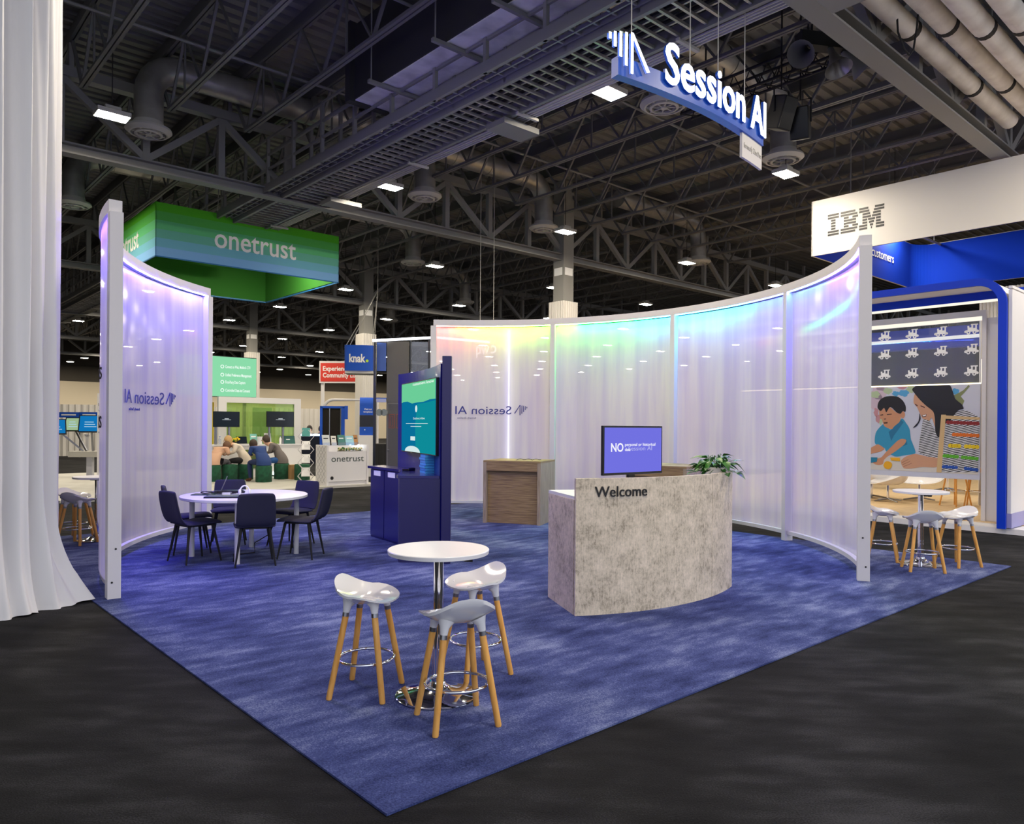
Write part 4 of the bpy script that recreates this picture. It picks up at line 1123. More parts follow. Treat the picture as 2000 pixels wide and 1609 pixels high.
# blue arch with white soffit
r = booth('arch', 'royal blue arch frame with rounded corner and white underside over the stage', 'arch', 11.45, 0.85)
def arch_outline(y0, y1, z0, z1, rad, w):
    out = [(y0, z0), (y0, z1 - rad)] + [(y0 + rad - rad * math.cos(i * PI / 16), z1 - rad + rad * math.sin(i * PI / 16)) for i in range(1, 9)] + [(y1, z1)]
    rr = rad - w
    inn = [(y0 + w, z0), (y0 + w, z1 - rad)] + [(y0 + w + rr - rr * math.cos(i * PI / 16), z1 - rad + rr * math.sin(i * PI / 16)) for i in range(1, 9)] + [(y1, z1 - w)]
    return out, inn
def arch_band(mb, x0, x1, y0, y1, z0, z1, rad, w, k=0):
    o_, i_ = arch_outline(y0, y1, z0, z1, rad, w); n = len(o_)
    vs = [(x0, y, z) for y, z in o_] + [(x0, y, z) for y, z in i_] + [(x1, y, z) for y, z in o_] + [(x1, y, z) for y, z in i_]
    fs = []
    for i in range(n - 1):
        fs += [(i, i + 1, n + i + 1, n + i), (2 * n + i, 3 * n + i, 3 * n + i + 1, 2 * n + i + 1), (i, 2 * n + i, 2 * n + i + 1, i + 1), (n + i, n + i + 1, 3 * n + i + 1, 3 * n + i)]
    fs += [(0, n, 3 * n, 2 * n), (n - 1, 3 * n - 1, 4 * n - 1, 2 * n - 1)]
    return mb.add(vs, fs, k)
b_ = MB(); arch_band(b_, 0.0, 0.06, 0.0, 6.0, 0.085, 3.94, 0.42, 0.115); b_.build('front_band', M['ibm_blue2'], r)
b_ = MB(); arch_band(b_, 0.061, 0.95, 0.012, 6.0, 0.09, 3.925, 0.41, 0.05); b_.build('white_lining', M['white_wall'], r)
b_ = MB().box(0.951, 1.01, 0.0, 6.0, 3.74, 3.88); b_.build('rear_band', M['ibm_blue2'], r)
MB().box(0.955, 1.0, 0.2, 6.0, 3.70, 3.738).build('lit_edge', M['white_lit'], r)
r = booth('side_wall', 'tall plain white panel wall beyond the royal blue post at the right edge', 'panel', 11.515, 0.795)
MB().box(0, 5, 0, 0.05, 0.32, 3.72).box(0, 5, 0.0, 0.05, 3.74, 3.78).build('panel', M['white_wall'], r)
MB().box(0, 5, -0.01, 0.06, 0.10, 0.318).build('base_rail', mat('lavender_rail', '#9a98cc', 0.5), r)

# glazed wall with train decals
WS = 12.28
r = booth('glazed_wall', 'white framed glass wall with three rows of white train decals above the photo mural', 'glass wall', WS, 1.4)
MB().box(-0.06, 0.06, -0.06, 0.0, 0.10, 3.55).box(-0.06, 0.06, 4.4, 4.46, 0.10, 3.55).build('post', M['white_paint'], r)
MB().box(-0.06, 0.06, 0.0, 4.4, 3.45, 3.55).build('top_rail', M['white_paint'], r)
MB().box(-0.04, 0.04, 0.0, 4.4, 3.39, 3.449).box(-0.03, 0.03, 0.001, 0.02, 2.36, 2.75).build('lit_edge', M['white_lit'], r)
MB().box(-0.02, 0.02, 0.031, 4.4, 2.345, 2.362).build('glowing_rail', emit('warm_line', '#ffe9b0', 4.0), r)
MB().box(-0.004, 0.004, 0.031, 4.4, 2.364, 3.388).build('glass_pane', M['glass_clear'], r)
MB().box(0.0, 0.05, -0.46, -0.062, 0.10, 3.42).build('return_panel', M['white_wall'], r)
def circ(cx, cy, R, n=14): return [(cx + R * math.cos(2 * PI * i / n), cy + R * math.sin(2 * PI * i / n)) for i in range(n)]
def train(mb, f):
    def q(x0, x1, y0, y1): mb.plate([(x0, y0), (x1, y0), (x1, y1), (x0, y1)], f, 0.002)
    q(14, 146, 31, 52); q(36, 78, 52, 84); q(34, 54, 84, 104); q(78, 95, 52, 112); q(120, 137, 52, 112); q(95, 120, 52, 74); q(72, 150, 112, 126)
    for cx in (14, 146): mb.plate(circ(cx, 34, 15), f, 0.002)
    for cx in (45, 112):
        o_, i_ = circ(cx, 22, 22, 20), circ(cx, 22, 9, 20)
        vs = [f(a, b, 0.0004) for a, b in o_] + [f(a, b, 0.0004) for a, b in i_]
        mb.add(vs, [(i, (i + 1) % 20, 20 + (i + 1) % 20, 20 + i) for i in range(20)])
for row, z in enumerate((3.262, 2.930, 2.572)):
    for c in range(8):
        tc = 0.169 + 0.4635 * c; w_ = 0.215; sc_ = w_ / 160
        m = MB(); train(m, lambda a, b, d: (-0.006 - d, tc + w_ / 2 - a * sc_, z - 0.09 + b * sc_))
        m.build('train_decal', M['letter_white'], r)

# photo mural of a boy and a woman at a table
r = booth('photo_mural', 'photo mural of a boy in blue and a woman in stripes with an abacus', 'mural', WS, 1.4)
z8 = lambda x, y: (1660 + x / 5.747, 600 + y / 5.747)
z9 = lambda x, y: (1660 + x / 5.365, 850 + y / 5.365)
MB().box(-0.02, 0.02, 0.031, 4.4, 0.76, 2.343).build('board', mat('mural_ground', '#c6c8d8', 0.6), r)
_lay = [0]
def rounded(P, k=5):
    n = len(P); o_ = []
    for i in range(n):
        a, b, c, d = P[i - 1], P[i], P[(i + 1) % n], P[(i + 2) % n]
        for q in range(k):
            t = q / k; o_.append(tuple(0.5 * (2 * b[w] + (c[w] - a[w]) * t * 0.8 + (2 * a[w] * 0.8 - 2 * b[w] + 0.4 * b[w] * 0 + 0) * 0 + (6 * (c[w] - b[w]) - 0.8 * (2 * (c[w] - a[w]) + (d[w] - b[w]))) * t * t + (0.8 * ((c[w] - a[w]) + (d[w] - b[w])) - 4 * (c[w] - b[w])) * t ** 3) for w in (0, 1)))
    return o_
def art(name, col, polys, m_=None, soft=False):
    _lay[0] += 1; d0 = -0.0205 - 0.0006 * _lay[0]
    mb = MB()
    for P in polys:
        pp = []
        if soft: P = rounded(P)
        for (u, v) in P:
            t, z = on_s(u, v, WS); pp.append((d0, max(0.033, t - 1.4), min(2.34, max(0.762, z))))
        mb.add(pp, [tuple(range(len(pp)))])
    mb.build(name, m_ or mat('print_' + col.lstrip('#'), col, 0.6), r)
P8 = lambda L: [z8(*p) for p in L]
P9 = lambda L: [z9(*p) for p in L]
def blob(x, y, rx, ry, fn=z8, n=14, wob=0.2, ph=0.0): return [fn(x + rx * math.cos(2 * PI * i / n) * (1 + wob * math.sin(3 * i + ph)), y + ry * math.sin(2 * PI * i / n) * (1 + wob * math.cos(2 * i + ph))) for i in range(n)]
art('map_lilac', '#c9b4c4', [blob(330, 960, 90, 80), blob(300, 1060, 70, 110, ph=1), blob(360, 900, 60, 40, ph=2)])
art('map_green', '#aebf9a', [blob(290, 980, 50, 40, ph=2), blob(430, 940, 50, 35), blob(690, 920, 50, 40), blob(350, 1280, 20, 40)])
art('map_blue', '#4f9ccc', [blob(520, 970, 40, 28), blob(610, 965, 55, 38, ph=1), blob(1190, 945, 40, 35)])
art('map_red', '#c08a90', [blob(590, 900, 50, 20), blob(300, 1180, 25, 50), blob(320, 1250, 25, 50, ph=1)])
art('map_olive', '#7d8558', [P8([(1170, 990), (1230, 960), (1280, 930), (1340, 870), (1350, 890), (1290, 960), (1250, 1000), (1290, 1050), (1270, 1100), (1210, 1060)])])
art('tabletop', '#cfc9c2', [P9([(200, 230), (520, 225), (900, 300), (1350, 360), (1350, 412), (200, 356)])])
art('boy_shirt', '#2f8fb4', [P8([(380, 1310), (300, 1400), (286, 1520), (345, 1570)]) + P9([(372, 135), (385, 165), (480, 222), (600, 205), (692, 186), (660, 80)]) + P8([(690, 1480), (676, 1370), (640, 1305), (585, 1250), (470, 1370), (420, 1330)])], soft=True)
art('boy_shirt_shade', '#1f6f94', [P8([(470, 1375), (580, 1262), (610, 1290), (500, 1440), (470, 1500), (440, 1400)]), P8([(590, 1500), (640, 1480), (650, 1540), (600, 1560)])])
art('boy_skin', '#c68c68', [P8([(335, 1150), (350, 1125), (450, 1120), (525, 1180), (565, 1190), (578, 1240), (560, 1290), (500, 1338), (475, 1368), (400, 1340), (378, 1300), (365, 1260), (342, 1240)]),
    blob(598, 1205, 26, 40, wob=0.05), P9([(596, 48), (575, 95), (480, 170), (400, 222), (362, 262), (350, 302), (300, 312), (250, 290), (272, 250), (332, 232), (380, 180), (440, 120), (500, 62), (545, 38)]),
    P9([(200, 172), (212, 140), (262, 110), (305, 95), (366, 140), (320, 172), (250, 187), (205, 202)])], soft=True)
art('boy_hair', '#17151a', [P8([(318, 1130), (322, 1080), (345, 1040), (400, 1005), (470, 996), (545, 1005), (602, 1050), (632, 1110), (630, 1172), (600, 1165), (575, 1195), (530, 1180), (480, 1130), (450, 1125), (415, 1178), (390, 1130), (352, 1165)])], soft=True)
art('boy_features', '#4a2e24', [P8([(345, 1208), (378, 1200), (382, 1212), (350, 1217)]), P8([(420, 1200), (475, 1194), (478, 1204), (425, 1210)]), P8([(385, 1292), (430, 1288), (428, 1304), (392, 1308)]), P8([(388, 1250), (412, 1248), (410, 1258), (390, 1260)])])
art('woman_face', '#c99676', [P8([(735, 975), (790, 1035), (860, 1105), (935, 1160), (1000, 1260), (1012, 1420), (960, 1340), (925, 1240), (885, 1292), (832, 1262), (792, 1192), (760, 1122), (722, 1072)]),
    ], soft=True)
art('woman_hand', '#c99676', [P9([(540, 272), (592, 222), (692, 195), (832, 226), (935, 235), (942, 320), (880, 336), (762, 332), (642, 348), (570, 342)])], soft=True)
sm = bpy.data.materials.new('print_black_white_stripes'); sm.use_nodes = True
nt = sm.node_tree; b = nt.nodes['Principled BSDF']; tc = nt.nodes.new('ShaderNodeTexCoord'); mp = nt.nodes.new('ShaderNodeMapping'); wv = nt.nodes.new('ShaderNodeTexWave'); rp = nt.nodes.new('ShaderNodeValToRGB')
wv.bands_direction = 'Z'; wv.inputs['Scale'].default_value = 11.0; wv.inputs['Distortion'].default_value = 1.6; wv.inputs['Detail'].default_value = 1.0
mp.inputs['Rotation'].default_value = (0.25, 0, 0)
rp.color_ramp.interpolation = 'CONSTANT'; rp.color_ramp.elements[0].color = lin('#1b1b20'); rp.color_ramp.elements[1].position = 0.45; rp.color_ramp.elements[1].color = lin('#dadade')
nt.links.new(tc.outputs['Object'], mp.inputs[0]); nt.links.new(mp.outputs[0], wv.inputs[0]); nt.links.new(wv.outputs['Fac'], rp.inputs[0]); nt.links.new(rp.outputs[0], b.inputs['Base Color'])
art('striped_top', '#dadade', [P8([(828, 1250), (900, 1275), (985, 1425), (1045, 1330), (1180, 1190), (1250, 1150), (1340, 1168), (1420, 1215), (1470, 1235)]) + P9([(1350, 385), (930, 385), (925, 236), (840, 226), (725, 180), (735, 60)])], sm)
art('woman_hair', '#15141a', [P8([(706, 922), (755, 882), (860, 872), (1080, 872), (1132, 880), (1162, 950), (1192, 1030), (1262, 1090), (1282, 1140), (1232, 1152), (1180, 1205), (1120, 1290), (1050, 1325), (1005, 1462), (965, 1390), (960, 1250), (940, 1170), (862, 1105), (792, 1038), (740, 975)]), P8([(790, 1190), (800, 1260), (760, 1330), (715, 1352), (775, 1280)])], soft=True)
art('finger_lines', '#9a6a50', [P9([(548, 285), (620, 250), (622, 254), (552, 290)]), P9([(556, 305), (640, 268), (642, 272), (560, 310)]), P9([(566, 325), (655, 290), (657, 294), (570, 330)])])
art('woman_features', '#5a2f2a', [P8([(740, 1082), (768, 1100), (764, 1112), (738, 1096)]), P8([(800, 1100), (850, 1120), (846, 1130), (800, 1112)]), P8([(812, 1210), (870, 1200), (862, 1228), (826, 1234)])])
art('woman_smile', '#f2ece8', [P8([(820, 1212), (864, 1204), (858, 1220), (830, 1226)])])
art('abacus_frame', '#cfae7c', [P8([(1032, 1206), (1085, 1206)]) + P9([(966, 392), (914, 386)]), P8([(1082, 1214), (1470, 1236), (1470, 1264), (1080, 1250)])])
def beads(x0, x1, y0, y1, n, R, fn): return [[fn(x0 + (x1 - x0) * i / (n - 1) + R * 1.1 * math.cos(2 * PI * q / 12), y0 + (y1 - y0) * i / (n - 1) + R * math.sin(2 * PI * q / 12)) for q in range(12)] for i in range(n)]
art('red_beads', '#8c2424', beads(1110, 1440, 1290, 1305, 10, 22, z8))
art('orange_beads', '#e0701c', beads(1175, 1440, 1428, 1440, 8, 22, z8))
art('yellow_beads', '#e8c818', beads(1060, 1150, 108, 112, 4, 22, z9) + beads(1225, 1340, 116, 122, 4, 22, z9))
art('green_beads', '#5ab024', beads(1000, 1130, 214, 224, 5, 20, z9) + beads(1190, 1335, 230, 244, 5, 20, z9))
art('blue_beads', '#1c4fae', beads(990, 1120, 328, 336, 5, 18, z9) + beads(1220, 1335, 346, 362, 5, 18, z9))
art('yellow_ball', '#e6a81c', [blob(405, 312, 45, 42, z9, wob=0.04), P9([(430, 232), (530, 235), (535, 272), (440, 262)])])
art('blue_cloth', '#1f7a9c', [P9([(200, 228), (298, 232), (290, 275), (205, 290)])])
m = MB(); t_, z_ = on_s(1697.5, 801, WS); letters(m, '?', 0.06, None, lambda a, b, d: (-0.035 - d, t_ - 1.4 - a + 0.0, z_ - 0.03 + b)); m.build('lettering', M['letter_black'], r)

dp = xy(15.0, 1.9)
m = MB(); n = 80; vs = []
for i in range(n + 1):
    y = -0.9 + 1.25 * i / n; x = 0.025 * math.sin(i * 1.57)
    vs += [(x, y, 0.1), (x, y, 4.35)]
m.add(vs, [(2 * i, 2 * i + 2, 2 * i + 3, 2 * i + 1) for i in range(n)])
tag(m.build('drape', M['drape'], loc=(dp[0], dp[1], 0), rotz=THETA), 'white pleated drape behind the royal blue arch at the right edge', 'drape')
# chairs and stools on the stage
def bucket_chair(loc, rz, label):
    r = thing('bucket_chair', label, 'chair', (loc[0], loc[1], 0.10), rz, 'white bucket chairs on the stage')
    m = MB(); n, k = 30, 10; vs = []
    for side in (0, 1):
        for i in range(n + 1):
            a = 2 * PI * i / n; back = 0.5 + 0.5 * math.sin(a)
            rim = 0.36 + 0.33 * back ** 1.3
            for j in range(k + 1):
                q = j / k; rad = 0.10 + 0.31 * q ** 0.6 + 0.06 * back * q - 0.012 * side
                z = 0.34 + 0.012 * side + (rim - 0.34) * q ** 2.0
                vs.append((rad * math.cos(a) * 1.05, rad * math.sin(a) * 0.95, z))
    K = (n + 1) * (k + 1); fs = []
    for b in (0, K):
        for i in range(n):
            for j in range(k): p = b + i * (k + 1) + j; fs.append((p, p + 1, p + k + 2, p + k + 1))
    for i in range(n): p = i * (k + 1) + k; fs.append((p, p + k + 1, K + p + k + 1, K + p))
    m.add(vs, fs); m.lathe([(0.001, 0.335), (0.12, 0.338), (0.12, 0.355), (0.001, 0.36)], 24, cap=False)
    m.build('shell', M['white_plastic'], r, smooth=True)
    MB().tube([(0, 0, 0.05), (0, 0, 0.334)], 0.025, 14).build('post', M['chrome'], r, smooth=True)
    b_ = MB()
    for q in range(4):
        a = q * PI / 2 + 0.4; b_.tube([(0, 0, 0.06), (0.30 * math.cos(a), 0.30 * math.sin(a), 0.015)], [0.022, 0.012], 8)
    b_.build('star_base', M['steel'], r, smooth=True)
    return r
bx = lambda u, v, z=0.10: at_z(u, v, z)
bc = bucket_chair(bx(1734, 979), THETA + PI + 0.6, 'white bucket chair with its back turned, left of the outer round table top')
dup(bc, (*bx(1795, 977), 0.10), THETA - PI / 2 + 0.2, 'white bucket chair directly behind the outer round table top')
dup(bc, (*bx(1702, 972), 0.10), THETA + PI / 2, 'white bucket chair cut off by the end post of the long film wall')
dup(bc, (*bx(1850, 958), 0.10), THETA + 0.3, 'white bucket chair farthest back on the stage, left of the wooden stool frames')
def wood_stool(loc, rz, label):
    r = thing('wooden_stool', label, 'stool', (loc[0], loc[1], 0.10), rz, 'wooden stools on the stage')
    MB().lathe([(0.17, 0.70), (0.19, 0.71), (0.19, 0.735), (0.17, 0.745)], 28).build('seat', M['wood_leg'], r, smooth=True)
    for q in range(4):
        a = q * PI / 2 + PI / 4
        MB().tube([(0.08 * math.cos(a), 0.08 * math.sin(a), 0.70), (0.145 * math.cos(a), 0.145 * math.sin(a), 0.66), (0.27 * math.cos(a), 0.27 * math.sin(a), 0.0)], 0.015, 8).build('leg', M['wood_leg'], r, smooth=True)
    MB().tube([(0.2 * math.cos(q * PI / 12), 0.2 * math.sin(q * PI / 12), 0.30) for q in range(24)], 0.007, 6, closed=True).build('foot_ring', M['chrome'], r, smooth=True)
    return r
ws = wood_stool(bx(1866, 988), 0.3, 'wooden stool frame under the photo mural, beside the outer stool with the raised back')
dup(ws, (*bx(1908, 990), 0.10), 0.9, 'wooden stool frame partly behind the white wall post under the mural corner')
r = booth('beam', 'bright royal blue beam with a lit lower edge seen through the train glass', 'beam', 17.5, -2)
MB().box(0, 0.3, 0, 9, 3.76, 3.98).build('fascia', M['ibm_blue2'], r)
MB().box(-0.01, 0.3, 0, 9, 3.68, 3.758).build('lit_edge', M['white_lit'], r)
MB().box(0, 0.3, 0, 9, 3.50, 3.678).build('lower_fascia', M['ibm_blue2'], r)
m = MB()
for y in (0.4, 8.6): m.box(0.1, 0.2, y, y + 0.1, 0.1, 3.499)
m.build('post', M['white_paint'], r)

# speakers, horns and the black truss beside the lit sign
q = at_z(1560, 225, 6.4)
tr = thing('lighting_truss', 'black box truss hanging beside the right end of the lit sign', 'truss', (q[0] - 0.35, q[1] + 0.3, 7.0), math.radians(-50))
m = MB()
for y in (-0.15, 0.15):
    for z in (0, 0.3): m.tube([(-1.6, y, z), (1.1, y, z)], 0.025, 8)
x = -1.6
while x < 1.0:
    for y in (-0.15, 0.15): m.tube([(x, y, 0), (x + 0.15, y, 0.3), (x + 0.3, y, 0)], 0.012, 6)
    m.tube([(x, -0.15, 0), (x + 0.15, 0.15, 0)], 0.012, 6); x += 0.3
m.build('chords', M['black_matte'], tr)
m = MB()
for x in (-1.2, 0.7): m.tube([(x, 0, 0.3), (x, 0, DECK - 7.0)], 0.015, 6)
m.build('chain', M['black_matte'], tr)
def speaker(u, v, z, rz, tilt, label):
    p = at_z(u, v, z)
    r = thing('loudspeaker', label, 'loudspeaker', (p[0], p[1], z), rz, 'black speaker boxes hanging beside the lit sign')
    m = MB().box(-0.14, 0.14, -0.14, 0.14, -0.24, 0.24)
    c, s = math.cos(tilt), math.sin(tilt); m.move(lambda x, y, z_: (x, y * c - z_ * s, y * s + z_ * c)); m.build('cabinet', M['black_matte'], r, bevel=0.02)
    g = MB().box(-0.125, 0.125, -0.15, -0.1405, -0.22, 0.22); g.move(lambda x, y, z_: (x, y * c - z_ * s, y * s + z_ * c)); g.build('grille', M['black'], r)
    MB().tube([(-0.155, 0, 0), (-0.155, 0, 0.36), (0.155, 0, 0.36), (0.155, 0, 0)], 0.014, 6).build('yoke', M['black_matte'], r)
    MB().tube([(0, 0, 0.36), (0, 0, DECK - z)], 0.014, 6).build('hanger', M['black_matte'], r)
speaker(1526, 221, 6.35, 0.5, 0.35, 'black hanging speaker box touching the last lit letter')
speaker(1563, 241, 6.3, -0.5, 0.3, 'black hanging speaker box right of another, above the round duct diffuser')
p = at_z(1615, 100, 7.0)
hc = thing('horn_speaker_cluster', 'cluster of dark horn speakers hanging next to the grey roof beam', 'loudspeaker', (p[0], p[1], 7.0), 0.2)
MB().box(-0.45, 0.35, -0.1, 0.1, 0.02, 0.22).tube([(0, 0, 0.22), (0, 0, DECK - 7.0)], 0.02, 6).tube([(-0.3, 0, 0.22), (-0.3, 0, DECK - 7.0)], 0.012, 6).build('box', M['black_matte'], hc, bevel=0.01)
for k, (dx, dy, dz, bx_, by_) in enumerate(((-0.5, -0.35, -0.45, -0.3, -0.05), (0.05, -0.25, -0.6, 0.02, -0.05), (0.5, -0.1, -0.4, 0.25, 0.0), (0.75, -0.2, 0.25, 0.3, 0.0))):
    d = Vector((dx, dy, dz)).normalized(); a = Vector((bx_, by_, 0.02))
    MB().tube([a, a + d * 0.12, a + d * 0.25, a + d * 0.36, a + d * 0.40], [0.04, 0.05, 0.09, 0.17, 0.19], 18, cap=False).build('horn', M['duct'] if k == 1 else M['roof_steel'], hc, smooth=True)
r = thing('hanging_cable', 'black cable loop hanging down from the white lagged pipes', 'cable', (*at_z(1772, 70, 6.6), 6.3))
MB().tube([(-0.14, 0, 0.7), (-0.12, 0, 0.35), (-0.03, 0, 0.12), (0.03, 0, 0.05), (0.08, 0, 0.12), (0.12, 0, 0.4), (0.15, 0, 0.75)], 0.012, 6).build('cord', M['black_matte'], r, smooth=True)

# ================================================================ THE GREEN STRIPED BOOTH AND NEIGHBOURS
PZ = 0.05
r = booth('booth_platform', 'low pale grey plank platform under the seated group', 'platform', 1.5, 14.3)
MB().box(0, 7.35, 0, 9.0, 0.0, PZ - 0.001).box(0.02, 7.33, 0.02, 9, PZ - 0.001, PZ).build('planks', M['stage'], r)
# hanging square sign
hz0, hz1, LL = 5.41, 6.63, 4.62
r = booth('hanging_sign', 'square hanging sign with green to blue stripes and white lowercase lettering', 'sign', 3.57, 15.45)
sm_ = stripe_mat('green_to_blue_stripes', ['#86bdf0', '#76bcd2', '#6dbca6', '#66c684', '#5cc058', '#58c02c'], hz0, hz1)
MB().box(0, LL, 0, 0.02, hz0, hz1).box(0, 0.02, 0, LL, hz0, hz1).box(0, LL, LL - 0.02, LL, hz0, hz1).box(LL - 0.02, LL, 0, LL, hz0, hz1).build('outer_skin', sm_, r)
MB().box(0.021, LL - 0.021, 0.021, 0.04, hz0 + 0.02, hz1 - 0.02).box(0.021, 0.04, 0.021, LL - 0.021, hz0 + 0.02, hz1 - 0.02).box(0.021, LL - 0.021, LL - 0.04, LL - 0.021, hz0 + 0.02, hz1 - 0.02).box(LL - 0.04, LL - 0.021, 0.021, LL - 0.021, hz0 + 0.02, hz1 - 0.02).build('inner_skin', M['ot_green'], r)
e_ = MB()
for (x0, x1, y0, y1) in ((-0.005, LL + .005, -0.005, 0.02), (-0.005, 0.02, 0, LL), (0, LL, LL - 0.02, LL + .005), (LL - 0.02, LL + .005, 0, LL)): e_.box(x0, x1, y0, y1, hz0 - 0.025, hz0 - 0.001)
e_.build('bottom_hem', mat('blue_hem', '#1a6fae', 0.6), r)
m = MB()
sL, zL = on_t(419, 484, 15.45); sR, zR = on_t(578, 503, 15.45)
letters(m, 'onetrust', 0.475, sR - sL, flat((sL - 3.57, -0.001, 5.815), (1, 0, 0)), bold=0.01)
letters(m, 'onetrust', 0.475, sR - sL, lambda a, b, d: (-0.001 - d, LL / 2 + 1.05 - a, 5.815 + b), bold=0.01)
m.build('lettering', M['letter_white'], r)
m = MB()
for (x, y) in ((1.4, 0.02), (3.3, 0.02), (0.02, 1.2), (0.02, 3.2), (1.4, LL - .02), (3.3, LL - .02)): m.tube([(x, y, hz1 - 0.02), (LL / 2 + (x - LL / 2) * 0.15, LL / 2 + (y - LL / 2) * 0.15, DECK)], 0.010, 5)
for x in (LL * 0.36, LL * 0.64): m.box(x, x + 0.04, 0.04, LL - 0.04, hz1 - 0.08, hz1 - 0.04)
m.build('suspension_cable', M['diffuser'], r)

# glowing pale green screen over the back wall
BT = 19.6
s0, za = on_t(345, 682, BT); s1, zb = on_t(501, 702, BT); _, zc = on_t(501, 776, BT)
r = booth('video_wall', 'wide glowing pale green screen with white text above the back counter', 'screen', s0, BT, 0)
Wd, zlo, zhi = s1 - s0, zc, zb + 0.02
MB().box(0, Wd, 0.0, 0.12, zlo - 0.02, zhi + 0.02).build('casing', M['black'], r)
sn = MB().box(0.005, Wd - 0.005, -0.006, -0.0005, zlo, zhi).build('screen', emit('pale_green_screen', '#8fe0ae', 0.95), r)
m = MB()
for (u, v, tx, wpx, uu) in ((440, 716, 'Connect on Web, Mobile & CTV', 49, 434), (440, 732, 'Unified Preference Management', 51, 434), (440, 746, 'First-Party Data Capture', 39, 434), (440, 762, 'Controlled Data-led Consent', 48, 434)):
    s_, z_ = on_t(u, v, BT); s2, _ = on_t(u + wpx, v, BT); letters(m, tx, 0.085, s2 - s_, flat((s_ - s0, -0.007, z_ - 0.04), (1, 0, 0)), 0.002, 0.012)
    s3, z3 = on_t(uu, v, BT); o_, i_ = circ(s3 - s0, z_, 0.055), circ(s3 - s0, z_, 0.035)
    m.add([(a, -0.007, b) for a, b in o_] + [(a, -0.007, b) for a, b in i_], [(i, (i + 1) % 14, 14 + (i + 1) % 14, 14 + i) for i in range(14)])
s_, z_ = on_t(395, 735, BT); letters(m, 'ation.', 0.10, 0.45, flat((s_ - s0 - 0.28, -0.007, z_), (1, 0, 0)), 0.002, 0.01)
m.build('lettering', emit('screen_white_4', '#f4fff8', 1.05), sn)
m = MB()
for x in (0.3, Wd - 0.3): m.box(x - 0.04, x + 0.04, 0.13, 0.2, PZ, zhi)
m.build('post', M['steel'], r)
# back wall frame with green glass
s0, z0 = on_t(427, 777, 19.45); s1, _ = on_t(588, 777, 19.45); Wd = s1 - s0
r = booth('glazed_wall', 'white framed wall with green tinted glass behind the two small televisions', 'glass wall', s0, 19.45, PZ)
zt = 2.34
MB().box(0, 0.24, 0, 0.12, 0, zt).box(Wd - 0.22, Wd, 0, 0.12, 0, zt).build('post', M['white_wall'], r)
MB().box(0.24, Wd - 0.22, 0, 0.12, zt - 0.17, zt).box(0.24, Wd - 0.22, 0, 0.12, 0, 0.9).build('rail', M['white_wall'], r)
MB().box(0.241, Wd - 0.221, 0.05, 0.06, 0.901, zt - 0.171).build('glass_pane', M['glass_green'], r)
MB().box(Wd * 0.46, Wd * 0.70, 0.40, 0.41, 0, 2.05).build('rear_panel', mat('green_print', '#6fae3c', 0.7), r)
# counter with the televisions
ca, cb = at_z(396, 944, PZ), at_z(592, 940, PZ)
CT = 18.55
s0, _ = on_t(392, 870, CT); s1, _ = on_t(589, 870, CT); Wd = s1 - s0
r = booth('counter', 'long white counter behind the seated group', 'counter', s0, CT, PZ)
MB().box(0, Wd, 0, 0.5, 0, 0.91).build('body', M['white_wall'], r)
MB().box(-0.02, Wd + 0.02, -0.03, 0.52, 0.911, 0.95).build('worktop', M['white_top'], r)
MB().box(Wd * 0.42, Wd * 0.58, -0.012, -0.001, 0.25, 0.8).build('niche', M.setdefault('niche', mat('olive_niche', '#5f7040', 0.8)), r)
def small_tv(u0, u1, vt, vb, label):
    sa_, z1_ = on_t(u0, vt, CT + 0.1); sb_, z0_ = on_t(u1, vb, CT + 0.1); w = sb_ - sa_
    q = booth('television', label, 'television', sa_, CT + 0.1, PZ + 0.95, 'small televisions on the counter poles')
    zb_ = z0_ - PZ - 0.95; zt_ = z1_ - PZ - 0.95
    MB().box(0, w, 0, 0.04, zb_, zt_).build('casing', M['black'], q)
    sn = MB().box(0.012, w - 0.012, -0.003, -0.0005, zb_ + 0.012, zt_ - 0.012).build('screen', M['screen_dark'], q)
    m = MB(); m.box(w * 0.42, w * 0.58, -0.0045, -0.0035, zb_ + (zt_ - zb_) * 0.51, zb_ + (zt_ - zb_) * 0.55)
    m.box(w * 0.33, w * 0.66, -0.0045, -0.0035, zb_ + (zt_ - zb_) * 0.455, zb_ + (zt_ - zb_) * 0.48); m.build('lettering', emit('tv_white', '#e8f0f4', 0.8), sn)
    m = MB()
    for x in (w * 0.12, w * 0.62): m.tube([(x, 0.06, 0), (x, 0.06, zb_ + 0.2)], 0.035, 10)
    m.build('pole', M['steel'], q)
small_tv(417, 468, 803, 834, 'small dark television on the left end of the long white counter')
small_tv(521, 574, 803, 834, 'small dark television on the right end of the long white counter')
# things on the counter
CZ = PZ + 0.951
def on_counter(u, dt=0.2): s_, _ = on_t(u, 866, CT + dt); return s_
def slab(name, label, cat, u, w, d, h, m_, tilt=0.0, part='panel', dt=0.2, z=CZ, group=None, parts=()):
    r_ = booth(name, label, cat, on_counter(u, dt), CT + dt, z, group)
    mb = MB().box(-w / 2, w / 2, 0, d, 0, h)
    if tilt: mb.move(lambda x, y, zz: (x, y + zz * tilt, zz))
    mb.build(part, m_, r_)
    for (pn, pm, x0, x1, z0_, z1_) in parts:
        q = MB().box(x0, x1, -0.004, -0.0005, z0_, z1_)
        if tilt: q.move(lambda x, y, zz: (x, y + zz * tilt, zz))
        q.build(pn, pm, r_)
    return r_
lp = booth('laptop', 'open laptop with a dark screen on the long white counter', 'laptop', on_counter(478, 0.05), CT + 0.05, CZ)
MB().box(-0.16, 0.16, 0, 0.22, 0, 0.015).build('base', M['white_paint'], lp)
